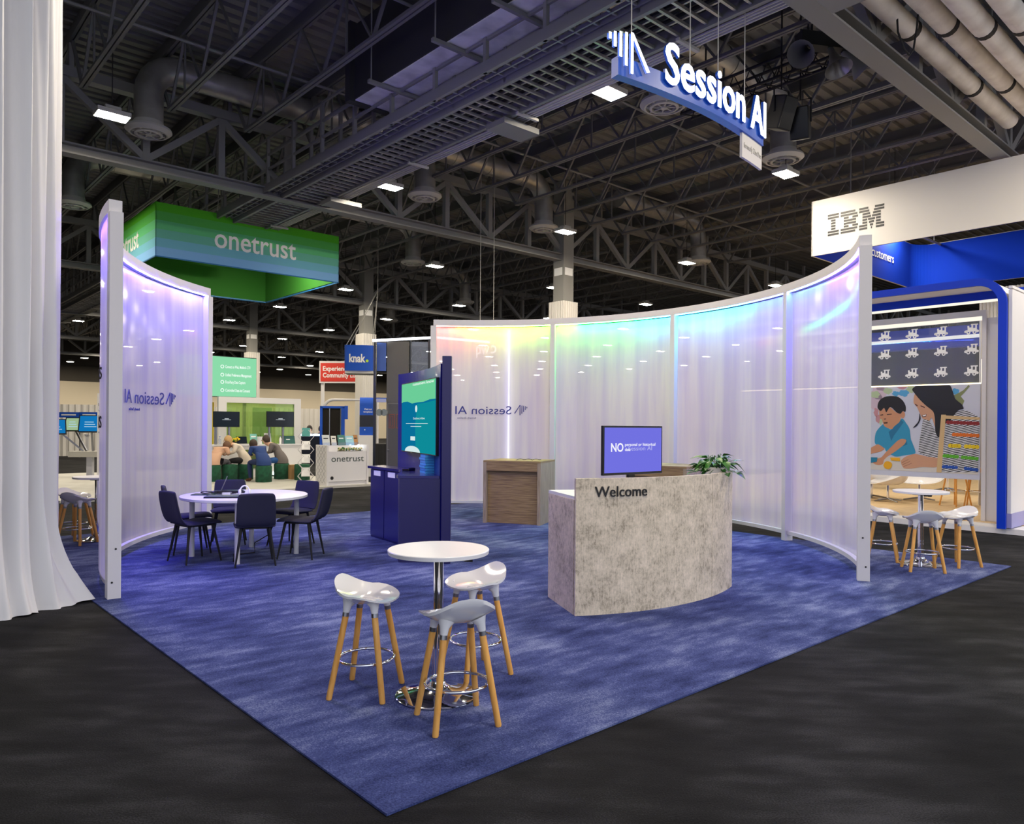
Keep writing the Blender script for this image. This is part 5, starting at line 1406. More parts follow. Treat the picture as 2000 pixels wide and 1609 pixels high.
q = MB().box(-0.155, 0.155, 0.0, 0.008, 0.016, 0.22); q.move(lambda x, y, z: (x, y + 0.2 + 0.25 * z, z)); q.build('screen', M['screen_dark'], lp)
slab('laptop_stand_sign', 'teal leaflet sign beside the open laptop on the long white counter', 'sign', 496, 0.2, 0.02, 0.3, mat('teal_print', '#7fc4bc', 0.6), 0.2, parts=(('print', M['letter_white'], -0.07, 0.07, 0.2, 0.24),))
r = booth('cup', 'white mug of pens between the two signs on the long white counter', 'mug', on_counter(507), CT + 0.2, CZ)
MB().lathe([(0.07, 0), (0.085, 0.22), (0.08, 0.22), (0.068, 0.03)], 18).build('body', M['white_top'], r, smooth=True)
MB().tube([(0, 0, 0.05), (0.03, 0, 0.28)], 0.006, 6).tube([(0.01, 0, 0.05), (-0.04, 0.02, 0.27)], 0.006, 6).build('pens', M['black'], r)
slab('sign_holder', 'white sign holder with a small dark mark under the right television', 'sign', 524, 0.2, 0.02, 0.32, M['white_top'], 0.2, parts=(('mark', M['letter_black'], 0.02, 0.05, 0.2, 0.24),))
slab('sign_holder', 'dark teal sign at the right end of the long white counter', 'sign', 566, 0.36, 0.02, 0.24, mat('dark_teal_print', '#1f5a58', 0.6), 0.3, parts=(('print', M['letter_white'], -0.1, 0.02, 0.12, 0.14),))
for u, lb in ((428, 'pale bottle at the left end of the long white counter'), (546, 'slim bottle beside the pole of the right television')):
    r = booth('bottle', lb, 'bottle', on_counter(u), CT + 0.15, CZ, 'bottles on the white counter')
    MB().lathe([(0.035, 0), (0.037, 0.15), (0.014, 0.19), (0.014, 0.215)], 14).build('body', M['glass_clear'] if u < 500 else M['letter_white'], r, smooth=True)
    MB().lathe([(0.016, 0.2155), (0.016, 0.235)], 12).build('cap', M['knak'], r)
r = booth('flower_pot', 'small pot of yellow flowers near the left television', 'plant', on_counter(456), CT + 0.15, CZ)
MB().lathe([(0.05, 0), (0.06, 0.09), (0.05, 0.09)], 14).build('pot', M['black'], r)
m = MB(); rn = random.Random(9)
for i in range(22): m.sphere((rn.uniform(-0.14, 0.14), rn.uniform(-0.05, 0.05), rn.uniform(0.10, 0.2)), 0.028, 8)
m.build('blossoms', M['yellow'], r, smooth=True)
MB().lathe([(0.05, 0.085), (0.09, 0.12), (0.03, 0.15)], 10).build('foliage', M['leaf'], r)
# tall yellow panel and dark edge at the far left of the booth
s_, z_ = on_t(403, 785, 20.6); s2, _ = on_t(418, 785, 20.6)
r = booth('banner_panel', 'tall bright yellow panel beside the white glass wall frame', 'panel', s_, 20.6, PZ)
MB().box(0, s2 - s_, 0, 0.05, 0, z_ - PZ).build('panel', M['yellow'], r); MB().box(-0.12, -0.005, 0, 0.06, 0, z_ - PZ - 0.06).build('edge', M['black_matte'], r)
# green stools
def pouf(u, v, label):
    p = at_z(u, v, PZ)
    q = thing('pouf', label, 'stool', (p[0], p[1], PZ), 0, 'dark green velvet poufs')
    MB().lathe([(0.205, 0.0), (0.21, 0.01), (0.212, 0.40), (0.20, 0.428)], 36).build('body', M['pouf'], q, smooth=True)
    MB().lathe([(0.20, 0.4285), (0.19, 0.437), (0.001, 0.44)], 36, cap=False).build('top', M['pouf'], q, smooth=True)
    return p
pA = pouf(415, 940, 'dark green pouf under the person in the tan sweater')
pB = pouf(448, 938, 'empty dark green pouf in front of the blonde person')
pC = pouf(479, 936, 'dark green pouf under the person in the cream jacket')
pD = pouf(515, 941, 'dark green pouf under the person in the navy suit')
pE = pouf(550, 935, 'dark green pouf under the person in the grey jacket')
pF = pouf(590, 937, 'dark green pouf behind the zigzag brochure rack')
# uplights at the counter foot
for u, v, lb in ((535, 930, 'bright floor light between the navy suit and the grey jacket'), (566, 931, 'bright floor light right of the person in the grey jacket')):
    p = at_z(u, v, PZ)
    r = thing('floor_light', lb, 'light', (p[0], p[1], PZ), 0, 'small floor lights at the counter')
    MB().lathe([(0.06, 0), (0.06, 0.04), (0.03, 0.05)], 16).build('base', M['black'], r); MB().sphere((0, 0, 0.085), 0.04, 12).build('bulb', emit('mint_lamp', '#d8fff0', 12.0), r, smooth=True)
p = at_z(577, 935, PZ)
r = thing('cardboard_box', 'brown cardboard box on the platform behind the brochure rack', 'box', (p[0], p[1], PZ), THETA)
MB().box(-0.2, 0.2, -0.15, 0.15, 0, 0.4).build('body', M['cardboard'], r); MB().box(-0.2, 0.2, -0.02, 0.02, 0.4005, 0.403).build('tape', mat('tape', '#c8b48a', 0.5), r)
# zigzag brochure rack
p = at_z(597, 944, PZ)
r = thing('brochure_rack', 'zigzag metal brochure rack with white brochures standing on the platform', 'rack', (p[0], p[1], PZ), 0.25)
fr = MB(); zs = [0.02 + 0.345 * i for i in range(5)]
for k in range(4):
    z0_, z1_ = zs[k], zs[k] + 0.345; zm = (z0_ + z1_) / 2
    for y in (-0.12, 0.12):
        for sg in (-1, 1):
            fr.bar((sg * 0.06, y, z0_), (sg * 0.20, y, zm), 0.012); fr.bar((sg * 0.20, y, zm), (sg * 0.06, y, z1_), 0.012)
    fr.bar((-0.2, -0.12, zm), (-0.2, 0.12, zm), 0.012); fr.bar((0.2, -0.12, zm), (0.2, 0.12, zm), 0.012)
fr.build('frame', M['white_paint'], r)
for k in range(4):
    z0_ = zs[k] + 0.17
    t_ = MB().box(-0.11, 0.11, -0.14, -0.125, 0, 0.28); t_.move(lambda x, y, z: (x, y + z * 0.55, z0_ + z * 0.75)); t = t_.build('tray', M['white_paint'], r)
    b_ = MB().box(-0.1, 0.1, -0.156, -0.1405, 0.01, 0.30); b_.move(lambda x, y, z: (x, y + z * 0.55, z0_ + z * 0.75)); b_.build('brochure', M['letter_white'] if k < 3 else mat('teal_cover', '#3f8f8c', 0.6), t)
# small white counter with the lettering
r = booth('reception_counter', 'white counter with dark lowercase lettering and a diamond patterned side', 'counter', 7.36, 14.47, PZ)
MB().box(0.06, 1.14, 0.0, 0.03, 0.10, 0.86).build('front_panel', M['white_wall'], r)
MB().box(0.04, 1.16, 0.04, 0.55, 0, 0.099).build('plinth', M['white_wall'], r)
MB().box(0.0, 0.055, -0.01, 0.58, 0, 1.02).build('side_panel', M['white_wall'], r); MB().box(1.145, 1.2, -0.01, 0.58, 0, 1.02).build('side_panel', M['white_wall'], r)
MB().box(0.056, 1.144, 0.03, 0.58, 0.80, 0.84).build('worktop', M['white_top'], r)
MB().box(0.056, 1.144, 0.35, 0.58, 0.841, 1.0).build('upper_shelf', M['white_top'], r)
m = MB()
for i in range(6):
    for y in (0.06, 0.22, 0.38):
        z = 0.06 + i * 0.155
        for a, b in (((y, z), (y + 0.08, z + 0.075)), ((y + 0.08, z + 0.075), (y + 0.16, z)), ((y, z + 0.155), (y + 0.08, z + 0.08)), ((y + 0.08, z + 0.08), (y + 0.16, z + 0.155))):
            m.bar((-0.003, a[0], a[1]), (-0.003, b[0], b[1]), 0.004, 0.010)
m.build('diamond_pattern', mat('diamond_grey', '#a9a9ac', 0.6), r)
m = MB(); letters(m, 'onetrust', 0.155, 0.93, flat((0.13, -0.001, 0.60), (1, 0, 0)), bold=0.0); m.build('lettering', mat('graphite_ink', '#3c4a48', 0.6), r)
m = MB(); m.plate(circ(0.15, 0.19, 0.045, 20), lambda a, b, d: (a, -0.001 - d, b), 0.002); m.build('round_mark', M['letter_black'], r)
rc = r
def on_rc(name, label, cat, x, y, z, group=None): 
    q = xy(7.36 + x, 14.47 + y); return thing(name, label, cat, (q[0], q[1], PZ + z), THETA, group)
for i, (x, w, cl, lb) in enumerate(((0.22, 0.2, '#d6dcdc', 'white brochure holder at the left end of the lettered counter'), (0.44, 0.14, '#e6e4dc', 'narrow brochure holder second from the left on the lettered counter'), (0.66, 0.2, '#3f7f78', 'dark teal brochure holder in the middle of the lettered counter'), (0.90, 0.24, '#9fd0dc', 'light blue brochure holder beside the dark teal one'), (1.08, 0.12, '#b07a44', 'brown brochure at the right end of the lettered counter'))):
    r = on_rc('brochure_holder', lb, 'brochures', x, 0.42, 1.0, 'brochure holders on the lettered counter')
    q = MB().box(-w / 2, w / 2, 0, 0.02, 0, 0.27 - 0.02 * (i % 2)); q.move(lambda x, y, z: (x, y + z * 0.25, z)); q.build('brochure', mat('cover_%d' % i, cl, 0.5), r)
    q = MB().box(-w / 2 - 0.01, w / 2 + 0.01, -0.012, -0.001, 0, 0.08); q.build('holder', M['glass_clear'], r)
    q = MB().box(-w * 0.35, w * 0.3, -0.004, -0.0005, 0.17, 0.2); q.move(lambda x, y, z: (x, y + z * 0.25, z)); q.build('print', M['letter_white'] if i in (2, 3) else M['ink_black'], r)
r = on_rc('flower_tray', 'tray of yellow and white flowers on the lettered counter', 'flowers', 0.72, 0.16, 0.84)
MB().box(-0.30, 0.36, -0.07, 0.07, 0, 0.03).build('tray', M['black'], r)
m = MB(); m2 = MB()
for i in range(70):
    x, y, z = rn.uniform(-0.28, 0.34), rn.uniform(-0.06, 0.06), rn.uniform(0.04, 0.11)
    (m if i % 3 else m2).sphere((x, y, z), rn.uniform(0.016, 0.026), 8)
m.build('blossoms', mat('cream_flower', '#d8cf9a', 0.7), r, smooth=True); m2.build('foliage', M['leaf'], r, smooth=True)
r = on_rc('spot_lamp', 'bright small lamp at the right end of the lettered counter', 'lamp', 1.02, 0.2, 0.84)
MB().lathe([(0.04, 0), (0.04, 0.015), (0.012, 0.02), (0.012, 0.12)], 14).build('stem', M['steel'], r); MB().sphere((0, 0, 0.15), 0.035, 12).build('bulb', emit('cool_lamp', '#eaf4ff', 14.0), r, smooth=True)

# ---------------------------------------------------------------- further booths
# little blue hanging cube with rounded faces
p = at_depth(701, 700, 26.0)
r = thing('hanging_sign', 'small royal blue hanging cube with white lowercase lettering and a lime dot', 'sign', (p[0], p[1], 0), 0.12)
zt, zb = at_depth(701, 674, 26)[2], at_depth(701, 724, 26)[2]; hw = 0.49
def bulge(x): return -0.06 * (1 - (x / hw) ** 2)
m = MB(); n = 12; vs = []
for i in range(n + 1):
    x = -hw + 2 * hw * i / n
    vs += [(x, bulge(x), zb), (x, bulge(x), zt)]
m.add(vs, [(2 * i, 2 * i + 2, 2 * i + 3, 2 * i + 1) for i in range(n)])
m.box(-hw, -hw + 0.02, 0.0, 2 * hw, zb, zt).box(hw - 0.02, hw, 0.0, 2 * hw, zb, zt).box(-hw, hw, 2 * hw - 0.02, 2 * hw, zb, zt); m.build('skin', M['knak'], r, smooth=True)
MB().box(-hw + .01, hw - .01, 0.0, 2 * hw - .02, zb - 0.09, zb + 0.01).build('underside', M['white_fabric'], r)
m = MB(); letters(m, 'knak', 0.27, 0.56, lambda a, b, d: (-0.33 + a, bulge(-0.33 + a) - 0.006 - d, zb + 0.30 + b), bold=0.03); m.build('lettering', M['letter_white'], r)
MB().plate(circ(0.285, zb + 0.345, 0.05), lambda a, b, d: (a, bulge(a) - 0.006 - d, b), 0.003).build('dot', mat('lime', '#b8e23c', 0.6), r)
m = MB()
for sx in (-1, 1):
    for y in (0.05, 2 * hw - 0.05): m.tube([(sx * (hw - 0.04), y, zt - 0.02), (0.6, hw, zt + 2.0)], 0.012, 5)
m.tube([(0.6, hw, zt + 2.0), (0.6, hw, DECK)], 0.012, 5); m.build('suspension_cable', M['diffuser'], r)
# red sign on white posts
p = at_depth(660, 725, 34.0); w_ = 2.3
r = thing('post_sign', 'red sign with white bold text on white posts far beyond the hanging cube', 'sign', (p[0], p[1], 0), -0.05)
zt, zb = at_depth(660, 705, 34)[2], at_depth(660, 748, 34)[2]
MB().box(-0.86, w_ - 0.86, 0, 0.06, zb, zt).build('frame', M['white_wall'], r)
MB().box(-0.80, w_ - 0.92, -0.012, -0.001, zb + 0.07, zt - 0.09).build('face', M['red'], r)
m = MB(); letters(m, 'Experience', 0.20, 1.22, flat((-0.69, -0.0125, zb + 0.56), (1, 0, 0)), bold=0.025); letters(m, 'Community Lounge', 0.20, 1.98, flat((-0.69, -0.0125, zb + 0.26), (1, 0, 0)), bold=0.025); m.build('lettering', M['letter_white'], r)
m = MB()
for x in (-0.80, w_ - 1.0): m.box(x, x + 0.14, 0.061, 0.16, 0, zb + 0.3)
m.build('post', M['white_wall'], r)
# white tubular arch and blue totem
p = at_depth(672, 790, 25.0)
r = thing('booth_arch', 'white tubular arch frame curving over the blue doorway beyond the lettered counter', 'arch', (p[0], p[1], 0), 0.1)
zA = at_depth(672, 779, 25)[2]
MB().tube([(-0.66, 0, 0), (-0.66, 0, zA - 0.35)] + [(-0.66 + 0.32 * (1 - math.cos(i * PI / 16)), 0, zA - 0.35 + 0.32 * math.sin(i * PI / 16)) for i in range(1, 9)] + [(1.1, 0, zA - 0.03), (1.1, 0, 0)], 0.05, 12).build('tube', M['white_paint'], r, smooth=True)
p = at_depth(648, 830, 24.0); zt = at_depth(648, 794, 24)[2]
r = thing('doorway_frame', 'bright blue door frame with dark curtains beside the lettered counter', 'door frame', (p[0], p[1], 0), 0.05)
MB().box(-0.38, -0.30, 0, 0.1, 0, zt).box(0.30, 0.40, 0, 0.1, 0, zt).box(-0.38, 0.40, 0, 0.1, zt - 0.05, zt + 0.02).box(0.41, 0.50, -0.05, 0.08, zt - 0.4, zt + 0.03).build('frame', M['knak'], r)
MB().box(-0.299, 0.299, 0.05, 0.06, 0, zt - 0.051).build('curtain', mat('dark_brown_cloth', '#1d1814', 0.9), r)
m = MB()
for x in (-0.08, 0.28): m.tube([(x, 0.03, 0), (x, 0.03, zt - 0.06)], 0.022, 8)
m.build('rail', M['steel'], r)
p = at_depth(716, 812, 23.0); zt, zb = at_depth(716, 774, 23)[2], at_depth(716, 850, 23)[2]
r = thing('totem', 'curved royal blue totem with a black band behind the lettered counter', 'totem', (p[0], p[1], 0), 0.15)
m = MB(); n = 8
def tot(z0_, z1_, k): 
    prof = [(-0.02, z0_), (-0.02, z1_)]
    m = MB().box(-0.21, 0.21, -0.02, 0.03, z0_, z1_); return m
tot(zb, zb + 0.26, 0).build('lower_face', M['knak'], r); tot(zb + 0.261, zb + 0.62, 0).build('screen', M['black'], r)
vs = []; 
for i in range(n + 1):
    a = i / n * PI / 2; vs += [(-0.21, -0.02 + 0.2 * (1 - math.cos(a)), zb + 0.95 + 0.22 * math.sin(a)), (0.21, -0.02 + 0.2 * (1 - math.cos(a)), zb + 0.95 + 0.22 * math.sin(a))]
m = MB(); m.add(vs, [(2 * i, 2 * i + 1, 2 * i + 3, 2 * i + 2) for i in range(n)]).box(-0.21, 0.21, -0.02, 0.03, zb + 0.621, zb + 0.95).box(-0.21, 0.8, 0.18, 0.6, zb + 1.12, zb + 1.17); m.build('upper_face', M['knak'], r)
MB().box(-0.24, 0.24, -0.06, 0.3, 0, zb - 0.001).build('base', M['white_wall'], r)
m = MB(); letters(m, 'Find out', 0.05, 0.22, flat((-0.06, -0.0205, zb + 0.78), (1, 0, 0)), bold=0.01); letters(m, 'templates', 0.05, 0.28, flat((-0.1, -0.0205, zb + 0.70), (1, 0, 0)), bold=0.01)
m.plate([(-0.05, zb + 0.15), (-0.03, zb + 0.17), (-0.05, zb + 0.19), (-0.07, zb + 0.17)], lambda a, b, d: (a, -0.0205 - d, b), 0.002); m.build('lettering', M['letter_white'], r)
p = at_z(722, 925, 0.0)
r = thing('draped_table', 'table under a long black cloth behind the lettered counter', 'table', (p[0], p[1], 0), 0.3)
m = MB(); n = 60; pr = []
for i in range(n):
    a = 2 * PI * i / n; q = max(abs(math.cos(a)) / 0.62, abs(math.sin(a)) / 0.38); rr = 1 / q * (1 + 0.03 * math.sin(i * 2.1)); pr.append((rr * math.cos(a), rr * math.sin(a)))
K = len(pr); m.add([(x * 1.06, y * 1.06, 0.005) for x, y in pr] + [(x * 0.97, y * 0.97, 0.98) for x, y in pr], [(i, (i + 1) % K, K + (i + 1) % K, K + i) for i in range(K)] + [tuple(range(K, 2 * K))]); m.build('cloth', M['black_matte'], r)
# dark tower with lit edge
TD = 16.0
p = at_depth(754, 800, TD)
r = thing('tower', 'dark olive booth tower with a lit white top edge and outlined numerals', 'tower', (p[0], p[1], 0), 0.08)
X = lambda u: (u - 754) * TD / FPX
zl, zr = 3.42, 3.55
MB().bar((X(727), 0, 3.395), (X(850), 0.3, 3.52), 0.03, 0.05).bar((X(850), 0.3, 3.52), (X(850) + 1.2, 0.9, 3.5), 0.03, 0.05).build('lit_edge', M['white_line'], r)
MB().box(X(729), X(734), 0, 0.08, 0, 3.37).box(X(834), X(838), 0.28, 0.36, 0, 3.47).box(X(798), X(801), 0.2, 0.26, 0, 3.44).build('post', M['black'], r)
MB().box(X(754), X(797), 0.1, 0.16, 0, 3.40).build('panel', M['olive'], r)
m = MB().box(X(756), X(797), 0.093, 0.098, 2.05, 2.06).box(X(756), X(757), 0.093, 0.098, 0.05, 2.06); m.build('door_gap', mat('olive_edge', '#8a8a80', 0.5), r)
MB().tube([(X(757.5), 0.09, 1.05), (X(757.5), 0.05, 1.05), (X(760), 0.05, 1.05)], 0.012, 6).build('handle', M['steel'], r)
m = MB()
def ringrect(x0, x1, z0_, z1_, w): m.box(x0, x0 + w, 0.092, 0.097, z0_, z1_).box(x1 - w, x1, 0.092, 0.097, z0_, z1_).box(x0 + w, x1 - w, 0.092, 0.097, z0_, z0_ + w).box(x0 + w, x1 - w, 0.092, 0.097, z1_ - w, z1_)
z0_ = at_depth(760, 836, TD)[2]; z1_ = z0_ + 0.30
ringrect(X(759), X(770), z0_, z1_, 0.01); ringrect(X(762), X(767), z0_ + 0.04, z1_ - 0.04, 0.008); ringrect(X(773), X(778), z0_, z1_, 0.01)
m.build('lettering', mat('copper_line', '#a8553c', 0.6), r)
MB().box(X(735), X(753), 0.06, 0.08, 2.75, 3.36).build('blue_panel', mat('muted_blue', '#3c5ea8', 0.5), r)
MB().box(X(801), X(834), 0.30, 0.31, 2.6, 3.42).build('glass_pane', M['glass_clear'], r)
MB().box(X(735), X(754), 0.02, 0.07, 2.08, 2.16).build('shelf', M['steel'], r)
m = MB()
for u in (741, 750): m.plate(circ(X(u), 1.86, 0.075, 20), lambda a, b, d: (a, 0.03 - d, b), 0.02)
m.build('round_signs', mat('sage', '#8f9a90', 0.6), r)
MB().box(X(839), X(849), 0.40, 0.45, 2.2, 3.45).build('white_panel', M['white_wall'], r)
# letters glowing through the film from the booth behind
a_ = at_depth(930, 699, 19.5)
r = thing('hanging_sign', 'faint white lit letters seen through the upper left of the film wall', 'sign', (a_[0], a_[1], a_[2]), 0.1)
m = MB(); letters(m, 'pw', 0.30, 0.34, flat((0, 0, 0.1), (1, 0, 0)), 0.03, 0.01); letters(m, 'c', 0.30, 0.15, flat((0.38, 0, 0.13), (1, 0, 0.05)), 0.03, 0.01, mirror=True); m.build('lettering', emit('soft_letters', '#ffffff', 2.2), r)
MB().box(-0.02, 0.56, 0.04, 0.06, 0.45, 0.48).tube([(0.1, 0.05, 0.47), (0.1, 0.05, DECK - a_[2])], 0.008, 5).tube([(0.45, 0.05, 0.47), (0.45, 0.05, DECK - a_[2])], 0.008, 5).bar((0.1, 0.05, 0.3), (0.1, 0.05, 0.46), 0.02).bar((0.3, 0.05, 0.3), (0.3, 0.05, 0.46), 0.02).bar((0.45, 0.05, 0.3), (0.45, 0.05, 0.46), 0.02).build('bracket', M['diffuser'], r)
# far row of white pipe and drape, pale counter and signs at the left
a_, b_ = at_depth(100, 880, 35), at_depth(640, 860, 42)
def drape_row(a_, b_, h, label):
    m = MB(); n = 160; vs = []
    for i in range(n + 1):
        q = i / n; x, y = a_[0] + (b_[0] - a_[0]) * q, a_[1] + (b_[1] - a_[1]) * q; y += 0.05 * math.sin(i * 1.9)
        vs += [(x, y, 0), (x, y, h)]
    m.add(vs, [(2 * i, 2 * i + 2, 2 * i + 3, 2 * i + 1) for i in range(n)])
    tag(m.build('drape_row', M['drape']), label, 'drape')
drape_row(a_, b_, 2.45, 'long row of white drape far behind the screens and counters')
for (u, w, lb) in ((134, 1.0, 'small blue sign on the far white drape beside the big drape'), (174, 0.9, 'small blue sign on the far white drape above the tilted screens')):
    p = at_depth(u, 810, 34.0)
    r = thing('booth_sign', lb, 'sign', (p[0], p[1], 0), 0, 'small blue booth signs'); z = p[2]
    MB().box(-w / 2, w / 2, 0, 0.03, z - 0.12, z + 0.12).build('face', M['knak'], r); MB().box(-w / 3, w / 3, -0.004, -0.0005, z - 0.03, z + 0.03).build('lettering', M['letter_white'], r); MB().box(-w / 2, -w / 2 + 0.03, 0.031, 0.06, 0, z + 0.1).box(w / 2 - 0.03, w / 2, 0.031, 0.06, 0, z + 0.1).build('post', M['steel'], r)
# touch screen station at the left
p = at_z(178, 934, 0)
r = thing('screen_station', 'grey pedestal station with three tilted blue screens past the big drape', 'kiosk', (p[0], p[1], 0), 0.15)
MB().box(-0.45, 0.35, -0.3, 0.3, 0.004, 0.03).build('base_plate', M['white_wall'], r); MB().box(-0.10, 0.05, -0.08, 0.08, 0.031, 0.62).build('pedestal', M['grey_plastic'], r)
MB().box(-0.5, 0.4, -0.3, 0.3, 0.621, 0.78).build('table', M['diffuser'], r)
def tilt_screen(x, y, z, w, h, rz, col, lit):
    q = MB().box(-w / 2, w / 2, -0.02, 0.02, -h / 2, h / 2); s = MB().box(-w / 2 + 0.03, w / 2 - 0.03, -0.026, -0.0205, -h / 2 + 0.03, h / 2 - 0.03)
    tx = MB()
    for k in range(3): tx.box(-w * 0.25, w * 0.25 - 0.04 * k, -0.028, -0.0265, -h * 0.2 + 0.07 * k, -h * 0.2 + 0.07 * k + 0.02)
    c, sn_ = math.cos(0.35), math.sin(0.35); cz, sz = math.cos(rz), math.sin(rz)
    def mv(a, b, d): 
        b2, d2 = b * c - (-d) * -sn_ * -1, d * c - b * sn_
        b2 = b * c + d * sn_; d2 = d * c - b * sn_
        return (x + a * cz - b2 * sz, y + a * sz + b2 * cz, z + d2)
    for k in (q, s, tx): k.move(mv)
    e = q.build('screen_housing', M['black'], r); d = s.build('display', emit('station_%s' % col.lstrip('#'), col, lit), e); tx.build('lettering', emit('station_text', '#bfe6f8', 0.8), d)
    MB().bar((x, y + 0.05, z - 0.1), (x * 0.3, 0.1, 0.78), 0.05).build('arm', M['steel'], r)
tilt_screen(0.02, -0.1, 1.56, 0.62, 0.52, 0.15, '#1580c8', 0.8)
tilt_screen(-0.55, 0.2, 1.54, 0.50, 0.42, -0.1, '#b8d8a8', 0.7)
tilt_screen(-0.85, -0.15, 1.47, 0.45, 0.46, 0.5, '#1580c8', 0.8)
# white text panel beside the curved wall
p = at_z(189, 950, 0); z1_ = at_depth(190, 768, p[1])[2]
r = thing('text_panel', 'tall white text panel peeking out beside the shorter curved wall', 'panel', (p[0], p[1], 0), 0.1)
MB().box(0, 0.9, 0, 0.06, 0, z1_).build('board', M['white_wall'], r)
m = MB()
for tx, v, cap in (('In', 790, 0.07), ('we', 801, 0.07), ('as', 811, 0.07), ('E', 831, 0.13), ('V', 848, 0.13)):
    letters(m, tx, cap, None, flat((0.03, -0.001, at_depth(190, v, p[1])[2] - cap / 2), (1, 0, 0)))
m.build('lettering', M['letter_black'], r)
p = at_z(135, 890, 0)
r = thing('counter', 'low white counter far behind the tilted screens', 'counter', (p[0] + 0.3, p[1], 0), 0.05)
MB().box(-1.5, 0.6, 0, 0.6, 0, 1.0).build('body', M['white_wall'], r); MB().box(-1.55, 0.65, -0.05, 0.65, 1.001, 1.05).build('worktop', M['white_top'], r)
p = at_z(612, 905, 0)
r = thing('counter', 'dark draped counter with a lit top edge between the rack and the blue doorway', 'counter', (p[0], p[1], 0), 0.05)
MB().box(-0.5, 0.9, 0, 0.6, 0, 1.12).build('skirt', mat('dark_blue_cloth', '#12182e', 0.9), r); MB().box(-0.5, 0.9, -0.04, 0.62, 1.121, 1.2).build('lit_edge', emit('ice_edge', '#cfe8ff', 2.0), r)

